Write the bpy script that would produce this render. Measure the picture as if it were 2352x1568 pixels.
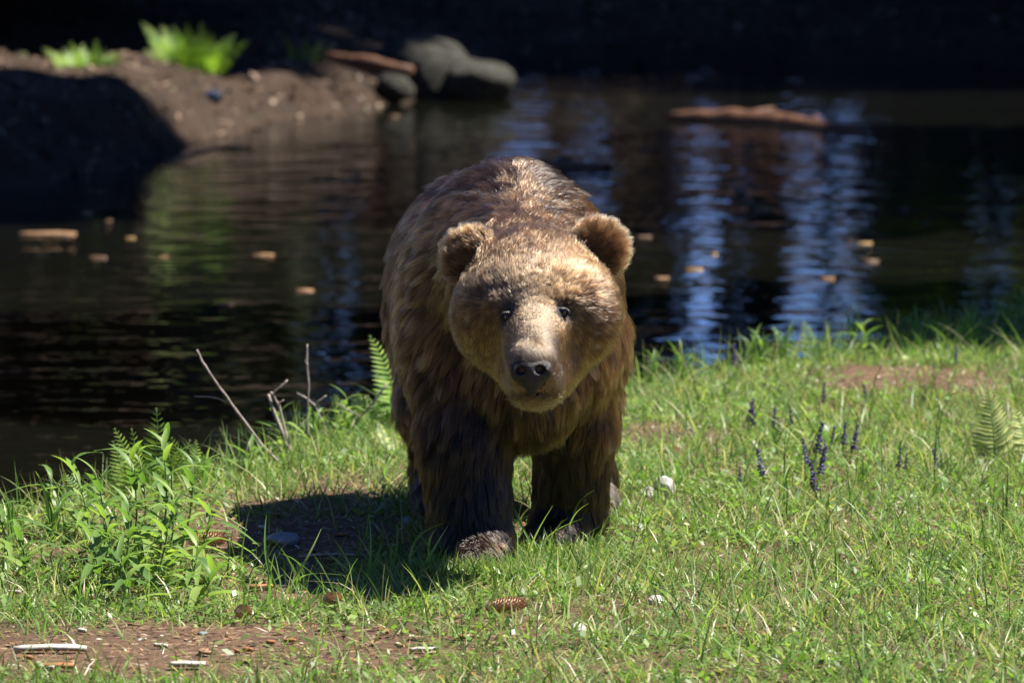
import bpy, math, random
import numpy as np
from mathutils import Vector, Matrix, Euler, kdtree

for _o in list(bpy.data.objects):
    bpy.data.objects.remove(_o, do_unlink=True)
SC = bpy.context.scene
COL = SC.collection
R = math.radians
rng = np.random.default_rng(7)
random.seed(7)

# ------------------------------------------------------------------ camera
# picture measures are given in a 2352 x 1568 frame; 200 mm lens, eye 2 m above the lawn
CAM_H, FPX, CX, CY = 2.0, 13067.0, 1176.0, 784.0
TILT = math.atan(1314.0 / FPX)
cam_d = bpy.data.cameras.new('camera')
cam_d.lens, cam_d.sensor_width = 200.0, 36.0
cam_d.clip_start, cam_d.clip_end = 0.1, 2000.0
cam_d.dof.use_dof = True
cam_d.dof.focus_distance = 13.95
cam_d.dof.aperture_fstop = 5.6
cam = bpy.data.objects.new('camera', cam_d)
cam.location = (0, 0, CAM_H)
cam.rotation_euler = (R(90) - TILT, 0, 0)
COL.objects.link(cam)
SC.camera = cam

# ------------------------------------------------------------------ sky, sun, exposure
SUN_EL, SUN_AZ = R(59), R(82)          # azimuth clockwise from +Y: the sun stands to the right, a little behind the bear
sun_vec = Vector((math.sin(SUN_AZ) * math.cos(SUN_EL), math.cos(SUN_AZ) * math.cos(SUN_EL), math.sin(SUN_EL)))
world = bpy.data.worlds.new('World')
SC.world = world
world.use_nodes = True
wn, wl = world.node_tree.nodes, world.node_tree.links
wn.clear()
sky_n = wn.new('ShaderNodeTexSky')
sky_n.sky_type = 'NISHITA'
sky_n.sun_disc = False
sky_n.sun_elevation, sky_n.sun_rotation = SUN_EL, SUN_AZ
sky_n.air_density, sky_n.dust_density, sky_n.ozone_density = 0.7, 0.0, 6.0
bg = wn.new('ShaderNodeBackground')
bg.inputs['Strength'].default_value = 0.065
wo = wn.new('ShaderNodeOutputWorld')
tint = wn.new('ShaderNodeMix')
tint.data_type, tint.blend_type = 'RGBA', 'MULTIPLY'
tint.inputs[0].default_value = 1.0
tint.inputs[7].default_value = (0.80, 0.88, 1.18, 1)     # a clear, deep blue spring sky
wl.new(sky_n.outputs[0], tint.inputs[6])
wl.new(tint.outputs[2], bg.inputs['Color'])
wl.new(bg.outputs[0], wo.inputs['Surface'])
sun_d = bpy.data.lights.new('sun', 'SUN')
sun_d.energy, sun_d.angle, sun_d.color = 5.0, R(0.53), (1.0, 0.95, 0.86)
sun = bpy.data.objects.new('sun', sun_d)
sun.rotation_euler = sun_vec.to_track_quat('Z', 'Y').to_euler()
sun.location = sun_vec * 60
COL.objects.link(sun)
vs = SC.view_settings
vs.view_transform, vs.look, vs.gamma, vs.use_curve_mapping = 'Standard', 'None', 1.0, False
vs.exposure = 1.4
SC.cycles.use_denoising = True
SC.cycles.max_bounces = 10
SC.cycles.transparent_max_bounces = 12
SC.cycles.caustics_reflective = False
SC.cycles.caustics_refractive = False
SC.cycles.sample_clamp_indirect = 6.0
SC.cycles_curves.shape = 'RIBBONS' if hasattr(SC, 'cycles_curves') else 'RIBBONS'

# ------------------------------------------------------------------ helpers
_CT, _ST = math.cos(TILT), math.sin(TILT)


def ray(px, py):
    u, v = (px - CX) / FPX, (CY - py) / FPX
    return Vector((u, _CT + v * _ST, -_ST + v * _CT))


def at_y(px, py, y):
    """the point at depth y that the photograph shows at (px, py)"""
    d = ray(px, py)
    t = y / d.y
    return Vector((d.x * t, y, CAM_H + d.z * t))


def on_level(px, py, z):
    d = ray(px, py)
    t = (z - CAM_H) / d.z
    return Vector((d.x * t, d.y * t, z))


def tag(o, label=None, cat=None, group=None, kind=None):
    if label: o['label'] = label
    if cat: o['category'] = cat
    if group: o['group'] = group
    if kind: o['kind'] = kind
    return o


def link(name, data, parent=None, loc=None, rot=None, scl=None, mtx=None):
    o = bpy.data.objects.new(name, data)
    COL.objects.link(o)
    if parent: o.parent = parent
    if mtx is not None: o.matrix_local = mtx
    if loc is not None: o.location = loc
    if rot is not None: o.rotation_euler = rot
    if scl is not None: o.scale = (scl, scl, scl) if isinstance(scl, (int, float)) else scl
    return o


def np_mesh(name, verts, faces, mat=None, smooth=True, colors=None, attr='tint'):
    """verts (n,3); faces (m,3) or (m,4) arrays; colors per vertex (n,3)"""
    verts = np.asarray(verts, np.float32)
    faces = np.asarray(faces, np.int32)
    me = bpy.data.meshes.new(name)
    k = faces.shape[1]
    me.vertices.add(len(verts)); me.vertices.foreach_set('co', verts.ravel())
    me.loops.add(faces.size); me.loops.foreach_set('vertex_index', faces.ravel())
    me.polygons.add(len(faces))
    me.polygons.foreach_set('loop_start', np.arange(0, faces.size, k, dtype=np.int32))
    me.polygons.foreach_set('loop_total', np.full(len(faces), k, np.int32))
    me.polygons.foreach_set('use_smooth', np.full(len(faces), smooth, bool))
    me.update(calc_edges=True)
    if colors is not None:
        a = me.attributes.new(attr, 'FLOAT_COLOR', 'POINT')
        c = np.ones((len(verts), 4), np.float32); c[:, :3] = colors
        a.data.foreach_set('color', c.ravel())
    if mat: me.materials.append(mat)
    return me


class MB:
    """collects vertices and faces (tris and quads) for one mesh"""
    def __init__(self): self.v, self.f, self.c = [], [], []
    def add(self, vs_, fs_, col=None):
        b = len(self.v)
        self.v += [tuple(p) for p in vs_]
        self.f += [tuple(i + b for i in f) for f in fs_]
        self.c += [col or (1, 1, 1)] * len(vs_)
    def tube(self, pts, rad, n=6, col=None, cap=True):
        pts = [Vector(p) for p in pts]
        vs_, fs_ = [], []
        ref = Vector((0.31, 0.77, 0.55))
        for i, p in enumerate(pts):
            t = (pts[min(i + 1, len(pts) - 1)] - pts[max(i - 1, 0)]).normalized()
            a = t.cross(ref).normalized(); b = t.cross(a)
            r = rad[i] if hasattr(rad, '__len__') else rad
            for k in range(n):
                w = 2 * math.pi * k / n
                vs_.append(p + (a * math.cos(w) + b * math.sin(w)) * r)
        for i in range(len(pts) - 1):
            for k in range(n):
                k2 = (k + 1) % n
                fs_.append((i * n + k, i * n + k2, (i + 1) * n + k2, (i + 1) * n + k))
        if cap:
            fs_.append(tuple(range(n - 1, -1, -1)))
            m = (len(pts) - 1) * n
            fs_.append(tuple(range(m, m + n)))
        self.add(vs_, fs_, col)
    def mesh(self, name, mat, smooth=True, colored=False):
        me = bpy.data.meshes.new(name)
        me.from_pydata(self.v, [], self.f)
        me.polygons.foreach_set('use_smooth', [smooth] * len(me.polygons))
        if colored:
            a = me.attributes.new('tint', 'FLOAT_COLOR', 'POINT')
            a.data.foreach_set('color', [x for c in self.c for x in (*c, 1.0)])
        if mat: me.materials.append(mat)
        me.update()
        return me


def smooth01(a, b, x):
    t = np.clip((x - a) / (b - a), 0, 1)
    return t * t * (3 - 2 * t)


_GRID = np.random.default_rng(99).random((64, 64, 8)).astype(np.float64)


def noise2(x, y, layer=0):
    """smooth value noise, 0..1, works on arrays"""
    x, y = np.asarray(x, float), np.asarray(y, float)
    xi, yi = np.floor(x).astype(int), np.floor(y).astype(int)
    fx, fy = x - xi, y - yi
    fx, fy = fx * fx * (3 - 2 * fx), fy * fy * (3 - 2 * fy)
    g = _GRID[:, :, layer]
    a, b = g[xi % 64, yi % 64], g[(xi + 1) % 64, yi % 64]
    c, d = g[xi % 64, (yi + 1) % 64], g[(xi + 1) % 64, (yi + 1) % 64]
    return (a * (1 - fx) + b * fx) * (1 - fy) + (c * (1 - fx) + d * fx) * fy


def fbm(x, y, layer=0, oct=4):
    s, a, tot = 0, 1.0, 0
    for i in range(oct):
        s = s + a * noise2(np.asarray(x) * 2 ** i + 3.7 * i, np.asarray(y) * 2 ** i + 9.1 * i, (layer + i) % 8)
        tot += a; a *= 0.5
    return s / tot


# ------------------------------------------------------------------ material helpers
class NT:
    def __init__(self, name):
        self.m = bpy.data.materials.new(name); self.m.use_nodes = True
        self.t = self.m.node_tree; self.t.nodes.clear()
        self.out = self.t.nodes.new('ShaderNodeOutputMaterial')
    def n(self, typ, **kw):
        nd = self.t.nodes.new('ShaderNode' + typ)
        for k, v in kw.items():
            if hasattr(nd, k) and k not in nd.inputs: setattr(nd, k, v)
            else: self.set(nd, k, v)
        return nd
    def set(self, nd, k, v):
        s = nd.inputs[k]
        if isinstance(v, bpy.types.NodeSocket): self.t.links.new(v, s)
        elif isinstance(v, (tuple, list)) and len(v) == 3 and s.type == 'RGBA': s.default_value = (*v, 1)
        else: s.default_value = v
    def l(self, a, b): self.t.links.new(a, b)
    def ramp(self, fac, stops):
        r = self.n('ValToRGB'); self.l(fac, r.inputs[0])
        e = r.color_ramp.elements
        while len(e) < len(stops): e.new(0.5)
        for el, (p, c) in zip(e, stops): el.position = p; el.color = (*c, 1) if len(c) == 3 else c
        return r.outputs[0]
    def mixc(self, fac, a, b, mode='MIX'):
        m = self.n('Mix', data_type='RGBA', blend_type=mode)
        for s, v in ((m.inputs[0], fac), (m.inputs[6], a), (m.inputs[7], b)):
            if isinstance(v, bpy.types.NodeSocket): self.l(v, s)
            elif isinstance(v, (tuple, list)): s.default_value = (*v, 1)
            else: s.default_value = v
        return m.outputs[2]
    def done(self, sh): self.l(sh, self.out.inputs['Surface']); return self.m


def mat_noise(name, c1, c2, scale=20, rough=0.8, bump=0.3, dist=0.01, c3=None, spec=0.3, detail=6):
    t = NT(name)
    co = t.n('TexCoord').outputs['Object']
    nz = t.n('TexNoise', Scale=scale, Detail=detail, Roughness=0.65); t.l(co, nz.inputs['Vector'])
    st = [(0.3, c1), (0.7, c2)] + ([(0.85, c3)] if c3 else [])
    col = t.ramp(nz.outputs[0], st)
    b = t.n('Bump', Strength=bump, Distance=dist, Height=nz.outputs[0])
    p = t.n('BsdfPrincipled', Roughness=rough); t.l(col, p.inputs['Base Color']); t.l(b.outputs[0], p.inputs['Normal'])
    p.inputs['Specular IOR Level'].default_value = spec
    return t.done(p.outputs[0])


def mat_leaf(name, attr='tint', trans=0.45, rough=0.45, base=None, spec=0.5, tmul=(1.15, 1.25, 0.6)):
    """thin leaf: glossy skin over diffuse, with light passing through"""
    t = NT(name)
    if base is None: c = t.n('Attribute', attribute_name=attr).outputs['Color']
    else:
        oi = t.n('ObjectInfo')
        hs = t.n('HueSaturation', Color=base)
        mr = t.n('MapRange'); t.l(oi.outputs['Random'], mr.inputs[0]); mr.inputs[3].default_value = 0.65; mr.inputs[4].default_value = 1.35
        t.l(mr.outputs[0], hs.inputs['Value'])
        mh = t.n('Math', operation='MULTIPLY_ADD'); t.l(oi.outputs['Random'], mh.inputs[0]); mh.inputs[1].default_value = -0.045; mh.inputs[2].default_value = 0.52
        t.l(mh.outputs[0], hs.inputs['Hue'])
        c = hs.outputs[0]
    p = t.n('BsdfPrincipled', Roughness=rough); t.l(c, p.inputs['Base Color'])
    p.inputs['Specular IOR Level'].default_value = spec
    tr = t.n('BsdfTranslucent'); t.l(t.mixc(1.0, c, tmul, 'MULTIPLY'), tr.inputs['Color'])
    mx = t.n('MixShader'); mx.inputs[0].default_value = trans
    t.l(p.outputs[0], mx.inputs[1]); t.l(tr.outputs[0], mx.inputs[2])
    return t.done(mx.outputs[0])
# ================================================================== terrain, pond, forest
WATER_Z = -0.25
NEAR = np.array([(-60, 8.0), (-12, 9.5), (-4.0, 12.2), (-2.4, 13.9), (-1.35, 15.30), (-0.85, 16.20), (-0.40, 17.60), (0.36, 18.4), (0.99, 19.3), (1.85, 20.7), (4.0, 21.8), (8.0, 23.5), (11.0, 25.5), (60, 27.0)])
FAR = np.array([(-60, 14.0), (-12, 22.0), (-6, 27.0), (-2.75, 30.2), (-2.0, 32.6), (-1.58, 35.2), (-1.48, 36.5), (-1.05, 37.1), (-0.70, 38.3), (-0.15, 40.2), (0.15, 43.2), (2.1, 43.9), (3.9, 43.2), (5.2, 40.0), (6.5, 35.0), (8.5, 30.0), (11.0, 25.6), (60, 27.1)])


def line_dist(L, x, y):
    d = np.full(np.shape(x), 1e9)
    for (x0, y0), (x1, y1) in zip(L[:-1], L[1:]):
        dx, dy = x1 - x0, y1 - y0
        t = np.clip(((x - x0) * dx + (y - y0) * dy) / (dx * dx + dy * dy), 0, 1)
        d = np.minimum(d, np.hypot(x - x0 - t * dx, y - y0 - t * dy))
    return d


def shore_near(x, y):
    return line_dist(NEAR, x, y) * np.sign(np.interp(x, NEAR[:, 0], NEAR[:, 1]) - y)


def shore_far(x, y):
    return line_dist(FAR, x, y) * np.sign(y - np.interp(x, FAR[:, 0], FAR[:, 1]))


def ground_z(x, y):
    x, y = np.asarray(x, float), np.asarray(y, float)
    sn, sf = shore_near(x, y), shore_far(x, y)
    sn = sn + 0.10 * (fbm(x * 2.2, y * 2.2, 2) - 0.5)
    sf = sf + 0.5 * (fbm(x * 1.1, y * 1.1, 3) - 0.5)
    # near bank: crest at the measured line, a short drop to the water behind it
    hn = -0.30 + 0.30 * smooth01(-0.16, 0.06, sn) + 0.035 * (fbm(x * 1.6, y * 1.6, 1) - 0.5) * smooth01(0.0, 0.5, sn)
    hn = hn + 0.012 * (noise2(x * 7, y * 7, 5) - 0.5) * smooth01(0, 0.3, sn)
    # far bank: undercut edge, then a slope up into the wood
    left = 1 - smooth01(-1.6, -0.4, x)
    hf = WATER_Z - 0.04 + 0.17 * smooth01(-0.05, 0.35, sf) + left * 0.25 * smooth01(0.08, 0.62, sf) + (0.035 * left + 0.17 * (1 - left)) * np.clip(sf, 0, 3) + 0.17 * np.clip(sf - 3, 0, 18)
    hf = hf - left * 0.34 * smooth01(36.2, 37.4, y) * (1 - smooth01(38.5, 41.5, y)) * smooth01(0.1, 0.8, sf) * (1 - 0.55 * smooth01(-2.2, -1.5, x))      # a hollow behind the mound
    hf = hf + 0.20 * (fbm(x * 1.3, y * 1.3, 4) - 0.5) * smooth01(0, 0.6, sf)
    bed = -0.30 - 0.85 * smooth01(0.1, 2.2, -sn) * smooth01(0.1, 2.6 + 3.0 * left, -sf)
    z = np.where(sn > -0.25, np.maximum(hn, bed), np.where(sf > -0.2, np.maximum(hf, bed), bed))
    return z


def gz1(x, y): return float(ground_z(np.array([x]), np.array([y]))[0])


def on_ground(px, py):
    p = on_level(px, py, 0.0)
    for _ in range(12):
        p = on_level(px, py, gz1(p.x, p.y))
    return p


def on_bank(px, py):
    """like on_ground, but never beyond the crest of the near bank"""
    for k in range(60):
        p = on_ground(px, py + 3 * k)
        if p.z > -0.06 and p.y < 30 and float(shore_near(p.x, p.y)) > 0.0: return p
    return p


def axis(segs):
    out = []
    for a, b, st in segs: out.append(np.arange(a, b, st))
    return np.unique(np.concatenate(out))


gxs = axis([(-200, -60, 20), (-60, -12, 3), (-12, -4.5, 0.5), (-4.5, -2, 0.09), (-2, 2.6, 0.035), (2.6, 5, 0.09), (5, 14, 0.5), (14, 60, 3), (60, 201, 20)])
gys = axis([(-200, -20, 20), (-20, 8, 2), (8, 11.6, 0.2), (11.6, 21, 0.035), (21, 29, 0.25), (29, 48, 0.07), (48, 62, 0.5), (62, 100, 4), (100, 401, 30)])
X, Y = np.meshgrid(gxs, gys, indexing='ij')
Z = ground_z(X, Y)
nxg, nyg = len(gxs), len(gys)
I = np.arange(nxg * nyg).reshape(nxg, nyg)
gf = np.stack([I[:-1, :-1], I[1:, :-1], I[1:, 1:], I[:-1, 1:]], -1).reshape(-1, 4)
t = NT('forest_soil')
co = t.n('TexCoord').outputs['Object']
n1 = t.n('TexNoise', Scale=2.2, Detail=5); t.l(co, n1.inputs['Vector'])
n2 = t.n('TexNoise', Scale=38, Detail=6, Roughness=0.7); t.l(co, n2.inputs['Vector'])
n3 = t.n('TexVoronoi', Scale=75, Randomness=1.0); t.l(co, n3.inputs['Vector'])
c = t.ramp(n2.outputs[0], [(0.28, (0.030, 0.018, 0.011)), (0.5, (0.105, 0.060, 0.034)), (0.72, (0.19, 0.125, 0.075))])
c = t.mixc(t.ramp(n1.outputs[0], [(0.4, (0, 0, 0)), (0.65, (0.6, 0.6, 0.6))]), c, (0.060, 0.036, 0.022))
chip = t.ramp(n3.outputs['Color'], [(0.80, (0, 0, 0)), (0.90, (0.75, 0.75, 0.75))])
c = t.mixc(chip, c, (0.30, 0.21, 0.13))
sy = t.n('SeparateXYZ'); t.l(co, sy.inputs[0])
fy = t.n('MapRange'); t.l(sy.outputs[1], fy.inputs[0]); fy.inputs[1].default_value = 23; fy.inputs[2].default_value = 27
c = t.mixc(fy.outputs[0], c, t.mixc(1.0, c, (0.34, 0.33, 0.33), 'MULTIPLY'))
b = t.n('Bump', Strength=0.8, Distance=0.012, Height=n2.outputs[0])
p = t.n('BsdfPrincipled', Roughness=0.9); t.l(c, p.inputs['Base Color']); t.l(b.outputs[0], p.inputs['Normal'])
p.inputs['Specular IOR Level'].default_value = 0.25
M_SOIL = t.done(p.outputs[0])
t = NT('pond_silt')
co = t.n('TexCoord').outputs['Object']
n1 = t.n('TexNoise', Scale=1.3, Detail=5); t.l(co, n1.inputs['Vector'])
p = t.n('BsdfPrincipled', Roughness=0.9)
t.l(t.ramp(n1.outputs[0], [(0.35, (0.05, 0.040, 0.024)), (0.7, (0.17, 0.125, 0.07))]), p.inputs['Base Color'])
M_SILT = t.done(p.outputs[0])
gv = np.stack([X, Y, Z], -1).reshape(-1, 3)
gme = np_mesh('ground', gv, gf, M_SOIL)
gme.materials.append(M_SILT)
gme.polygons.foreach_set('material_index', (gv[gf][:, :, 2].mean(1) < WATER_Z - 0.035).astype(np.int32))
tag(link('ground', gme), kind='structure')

# ---- water: a mirror at this low angle, murky olive below
t = NT('pond_water')
co = t.n('TexCoord').outputs['Object']
def wave(sc, dist, detail, vec_scale, rot=0.0):
    mp = t.n('Mapping'); mp.inputs['Scale'].default_value = vec_scale; mp.inputs['Rotation'].default_value = (0, 0, rot)
    t.l(co, mp.inputs['Vector'])
    nz = t.n('TexNoise', Scale=sc, Detail=detail, Roughness=0.5, Distortion=dist); t.l(mp.outputs[0], nz.inputs['Vector'])
    return nz.outputs[0]
w1 = wave(1.6, 0.3, 2, (1.0, 1.25, 1), 0.12)
w2 = wave(5.0, 0.2, 2, (0.8, 1.2, 1), -0.1)
w3 = wave(15.0, 0.0, 1, (0.8, 1.2, 1))
calm = wave(0.22, 0.5, 2, (1, 1, 1))
def mth(op, a, b):
    m = t.n('Math', operation=op)
    for s, v in zip(m.inputs, (a, b)):
        if isinstance(v, bpy.types.NodeSocket): t.l(v, s)
        else: s.default_value = v
    return m.outputs[0]
h = mth('ADD', mth('MULTIPLY', w1, 0.030), mth('ADD', mth('MULTIPLY', w2, 0.0130), mth('MULTIPLY', w3, 0.0022)))
cs = t.ramp(calm, [(0.35, (0.45, 0.45, 0.45)), (0.65, (1, 1, 1))])
bmp = t.n('Bump', Distance=1.0, Height=h); t.l(mth('MULTIPLY', cs, 0.75), bmp.inputs['Strength'])
fr = t.n('Fresnel', IOR=1.33); t.l(bmp.outputs[0], fr.inputs['Normal'])
gl = t.n('BsdfGlossy', Roughness=0.045, Color=(0.97, 0.98, 1.0)); t.l(bmp.outputs[0], gl.inputs['Normal'])
tp = t.n('BsdfTransparent', Color=(0.16, 0.14, 0.085))
df = t.n('BsdfDiffuse', Color=(0.0085, 0.0090, 0.0062))
mk = t.n('MixShader'); mk.inputs[0].default_value = 0.55; t.l(tp.outputs[0], mk.inputs[1]); t.l(df.outputs[0], mk.inputs[2])
mx = t.n('MixShader'); t.l(fr.outputs[0], mx.inputs[0]); t.l(mk.outputs[0], mx.inputs[1]); t.l(gl.outputs[0], mx.inputs[2])
M_WATER = t.done(mx.outputs[0])
wme = np_mesh('pond_water', [(-14, 9, WATER_Z), (12, 9, WATER_Z), (12, 46, WATER_Z), (-14, 46, WATER_Z)], [(0, 1, 2, 3)], M_WATER)
tag(link('pond_water', wme), kind='structure')

# ---- forest
M_BARK = mat_noise('bark', (0.020, 0.014, 0.010), (0.075, 0.055, 0.042), 9, 0.9, 0.8, 0.05)
M_NEEDLE = mat_leaf('spruce_needles', trans=0.25, rough=0.5, spec=0.3)
M_BROAD = mat_leaf('broad_leaves', trans=0.5, rough=0.4)


def spray_crown(seed, n, rfun, h0, h1, size, cols, up=0.0, gaps=0.25):
    """leaf-sprays through the volume of a crown; two triangles each"""
    g = np.random.default_rng(seed)
    hh = g.random(n * 2)
    a = g.random(n * 2) * 2 * math.pi
    rr = np.sqrt(g.random(n * 2)) * 0.8 + 0.2 * g.random(n * 2)
    ok = fbm(a * 1.6 + 11, hh * 9, seed % 8, 3) > gaps
    hh, a, rr = hh[ok][:n], a[ok][:n], rr[ok][:n]
    n = len(hh)
    rad = rfun(hh) * rr * (0.78 + 0.5 * noise2(a * 2.5, hh * 14, 3))
    c = np.stack([rad * np.cos(a), rad * np.sin(a), h0 + (h1 - h0) * hh - 0.25 * rad], -1)
    out = np.stack([np.cos(a), np.sin(a), np.full(n, -0.35 + up)], -1) + g.normal(0, 0.35, (n, 3))
    out /= np.linalg.norm(out, axis=1, keepdims=True)
    side = np.cross(out, g.normal(0, 1, (n, 3))); side /= np.linalg.norm(side, axis=1, keepdims=True)
    s = size * (0.6 + 0.8 * g.random(n))[:, None]
    v = np.stack([c - out * s, c + side * s * 0.42, c + out * s, c - side * s * 0.42], 1).reshape(-1, 3)
    col = np.repeat(np.array(cols)[g.integers(0, len(cols), n)] * (0.7 + 0.6 * g.random((n, 1))), 4, 0)
    return v, np.arange(4 * n).reshape(-1, 4), col


SPR = [(0.035, 0.055, 0.020), (0.045, 0.065, 0.025), (0.030, 0.042, 0.020), (0.060, 0.065, 0.030)]
protos = []
for sd in range(3):
    v, f, c = spray_crown(sd, 3600, lambda h: 2.6 * (1 - h) ** 0.8 + 0.12, 1.0, 15.0, 0.42, SPR)
    cm = np_mesh('crown', v, f, M_NEEDLE, colors=c)
    mb = MB(); mb.tube([(0, 0, -0.5), (0.03, 0, 4), (0, 0.04, 9), (0, 0, 14.8)], [0.24, 0.19, 0.12, 0.02], 9)
    protos.append((mb.mesh('trunk', M_BARK), cm, None))
slim = []
for sd in range(3):
    v, f, c = spray_crown(20 + sd, 3000, lambda h: 0.62 * (1 - h) ** 0.5 * (0.75 + 0.25 * np.sin(h * 40 + sd)) + 0.05, 0.3, 13.0, 0.26, SPR, gaps=0.30)
    cm = np_mesh('crown', v, f, M_NEEDLE, colors=c)
    mb = MB(); mb.tube([(0, 0, -0.5), (0.02, 0, 4), (0, 0.02, 9), (0, 0, 12.8)], [0.14, 0.11, 0.07, 0.015], 8)
    slim.append((mb.mesh('trunk', M_BARK), cm, None))
LIME = [(0.14, 0.24, 0.04), (0.11, 0.20, 0.035), (0.17, 0.27, 0.06)]
v, f, c = spray_crown(41, 3600, lambda h: 1.2 * np.sin(np.pi * np.clip(h * 0.9 + 0.08, 0, 1)) + 0.1, 0.5, 4.2, 0.085, LIME, up=0.3, gaps=0.3)
mb = MB()
mb.tube([(0, 0, -0.3), (0.05, 0, 1.2), (0.0, 0.05, 3.9)], [0.07, 0.05, 0.012], 8)
for k in range(6):
    a = k * 1.9
    mb.tube([(0.04, 0, 0.9 + 0.4 * k), (0.5 * math.cos(a), 0.5 * math.sin(a), 1.4 + 0.4 * k), (0.9 * math.cos(a), 0.9 * math.sin(a), 1.6 + 0.4 * k)], [0.03, 0.02, 0.008], 6)
broad = (mb.mesh('trunk', M_BARK), np_mesh('crown', v, f, M_BROAD, colors=c))


def plant_tree(name, proto, x, y, s, sz, label, cat, group):
    e = tag(link(name, None, loc=(x, y, gz1(x, y) - 0.05), rot=(0, 0, random.uniform(0, 6.28)), scl=(s, s, sz)), label, cat, group)
    link('trunk', proto[0], e)
    link('crown', proto[1], e)
    return e


def far_x(px, y): return (px - CX) / FPX * y

# slim spruces on the far shore: dark columns of the mirror image, sky between them
for (px, hw_) in ((-560, 150), (-300, 150), (-120, 120), (150, 120), (330, 120), (480, 100), (620, 100), (880, 90), (1010, 80), (1100, 60), (1285, 38), (1440, 55), (1515, 45), (1765, 62), (1908, 18), (2085, 60), (2190, 70), (2400, 100), (2560, 120), (2800, 150), (3000, 150), (728, 20), (768, 24), (1572, 16), (1652, 18), (1690, 16), (1985, 12), (1350, 10), (2020, 20)):
    for row in range(2):
        y = 53 + 6 * row + random.uniform(-1.5, 1.5)
        x = far_x(px + random.uniform(-8, 8), y)
        s = hw_ * y / FPX / 0.62
        plant_tree('spruce_tree', slim[random.randrange(3)], x, y, s, (random.uniform(0.60, 0.9) if px < 1100 else random.uniform(0.50, 0.72)), 'slim dark spruce on the far bank, seen as a reflection', 'tree', 'spruces mirrored in the pond')
plant_tree('leafy_tree', broad, far_x(2265, 46.8), 46.8, 1.15, 1.0, 'young leafy tree with bright green leaves mirrored in the pond', 'tree', None)
# the wood around the pond, out of the picture: it shades the banks and closes the sky
WOOD = []
for k in range(9): WOOD.append((random.uniform(8.2, 13), random.uniform(43.2, 46.0), random.uniform(1.4, 1.7)))
for k in range(12): WOOD.append((random.uniform(7.5, 12), random.uniform(45.5, 54), random.uniform(1.2, 1.5)))
for k in range(8): WOOD.append((random.uniform(10, 20), random.uniform(40, 58)))
for (x, y) in ((-6.5, 43), (-5.6, 40.6), (-4.9, 43.5), (-4.5, 41.6), (-4.8, 47.0), (-6.5, 48.5), (-8.5, 45)): WOOD.append((x, y, random.uniform(0.9, 1.1)))
WOOD += [(9.0, 32.0, 1.7), (9.8, 33.0, 1.75), (10.8, 32.4, 1.8), (9.8, 33.6, 1.75)]  # unseen big spruces, added to shade the front of the mound
for k in range(8): WOOD.append((random.uniform(-22, -10), random.uniform(2, 36)))
for k in range(12): WOOD.append((random.uniform(-16, 16), random.uniform(-18, -6)))
for k in range(7): WOOD.append((random.uniform(17, 26), random.uniform(-4, 30)))
WOOD += [(6.2, 22.2, 1.2), (7.6, 22.9, 1.4), (9.2, 23.4)]
for i, (x, y, *s_) in enumerate(WOOD):
    if x > 5 and 45.4 < y < 49.8: continue        # a lane through which the sun reaches the leafy tree
    s = s_[0] if s_ else random.uniform(0.85, 1.25)
    plant_tree('spruce_tree', protos[i % 3], x, y, s, s * random.uniform(0.95, 1.2), 'tall dark spruce of the wood around the pond', 'tree', 'spruces around the pond')

# two unseen high-crowned pines, added on the right to shade the hollow behind the mound
v, f, c = spray_crown(57, 5200, lambda h: 2.7 * np.sin(np.pi * np.clip(h * 0.8 + 0.22, 0, 1)) ** 0.6 + 0.2, 16.4, 25.0, 0.40, SPR, gaps=0.12)
mb = MB(); mb.tube([(0, 0, -0.5), (0.1, 0, 8), (0, 0.1, 16), (0, 0, 24.5)], [0.36, 0.28, 0.20, 0.03], 10)
pine = (mb.mesh('trunk', M_BARK), np_mesh('crown', v, f, M_NEEDLE, colors=c))
for (x, y) in ((6.3, 40.7), (6.2, 43.0)):
    plant_tree('shade_pine', pine, x, y, 1.0, 1.0, 'unseen pine with a bare trunk and high crown, added to shade the hollow', 'tree', 'unseen pines added for shade')

# ---- stones, logs and litter of the far bank
def rock_mesh(name, seed, mat, rad=(1, 1, 1), rough=0.5, sub=3):
    import bmesh
    bm = bmesh.new(); bmesh.ops.create_icosphere(bm, subdivisions=sub, radius=1)
    g = np.random.default_rng(seed)
    cuts = [(Vector(g.normal(0, 1, 3)).normalized(), g.uniform(0.55, 0.85)) for _ in range(9)]
    off = g.uniform(0, 20, 3)
    for v in bm.verts:
        q = v.co.copy()
        for n_, dd in cuts:
            e_ = q.dot(n_) - dd
            if e_ > 0: q -= n_ * e_ * 0.85
        q *= 1 + rough * (float(fbm(q.x * 2 + off[0] + q.z, q.y * 2 + off[1] - q.z, 2)) - 0.5)
        v.co = Vector((q.x * rad[0], q.y * rad[1], q.z * rad[2]))
    me = bpy.data.meshes.new(name); bm.to_mesh(me); bm.free()
    me.polygons.foreach_set('use_smooth', [sub > 2] * len(me.polygons))
    me.materials.append(mat)
    return me


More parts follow.
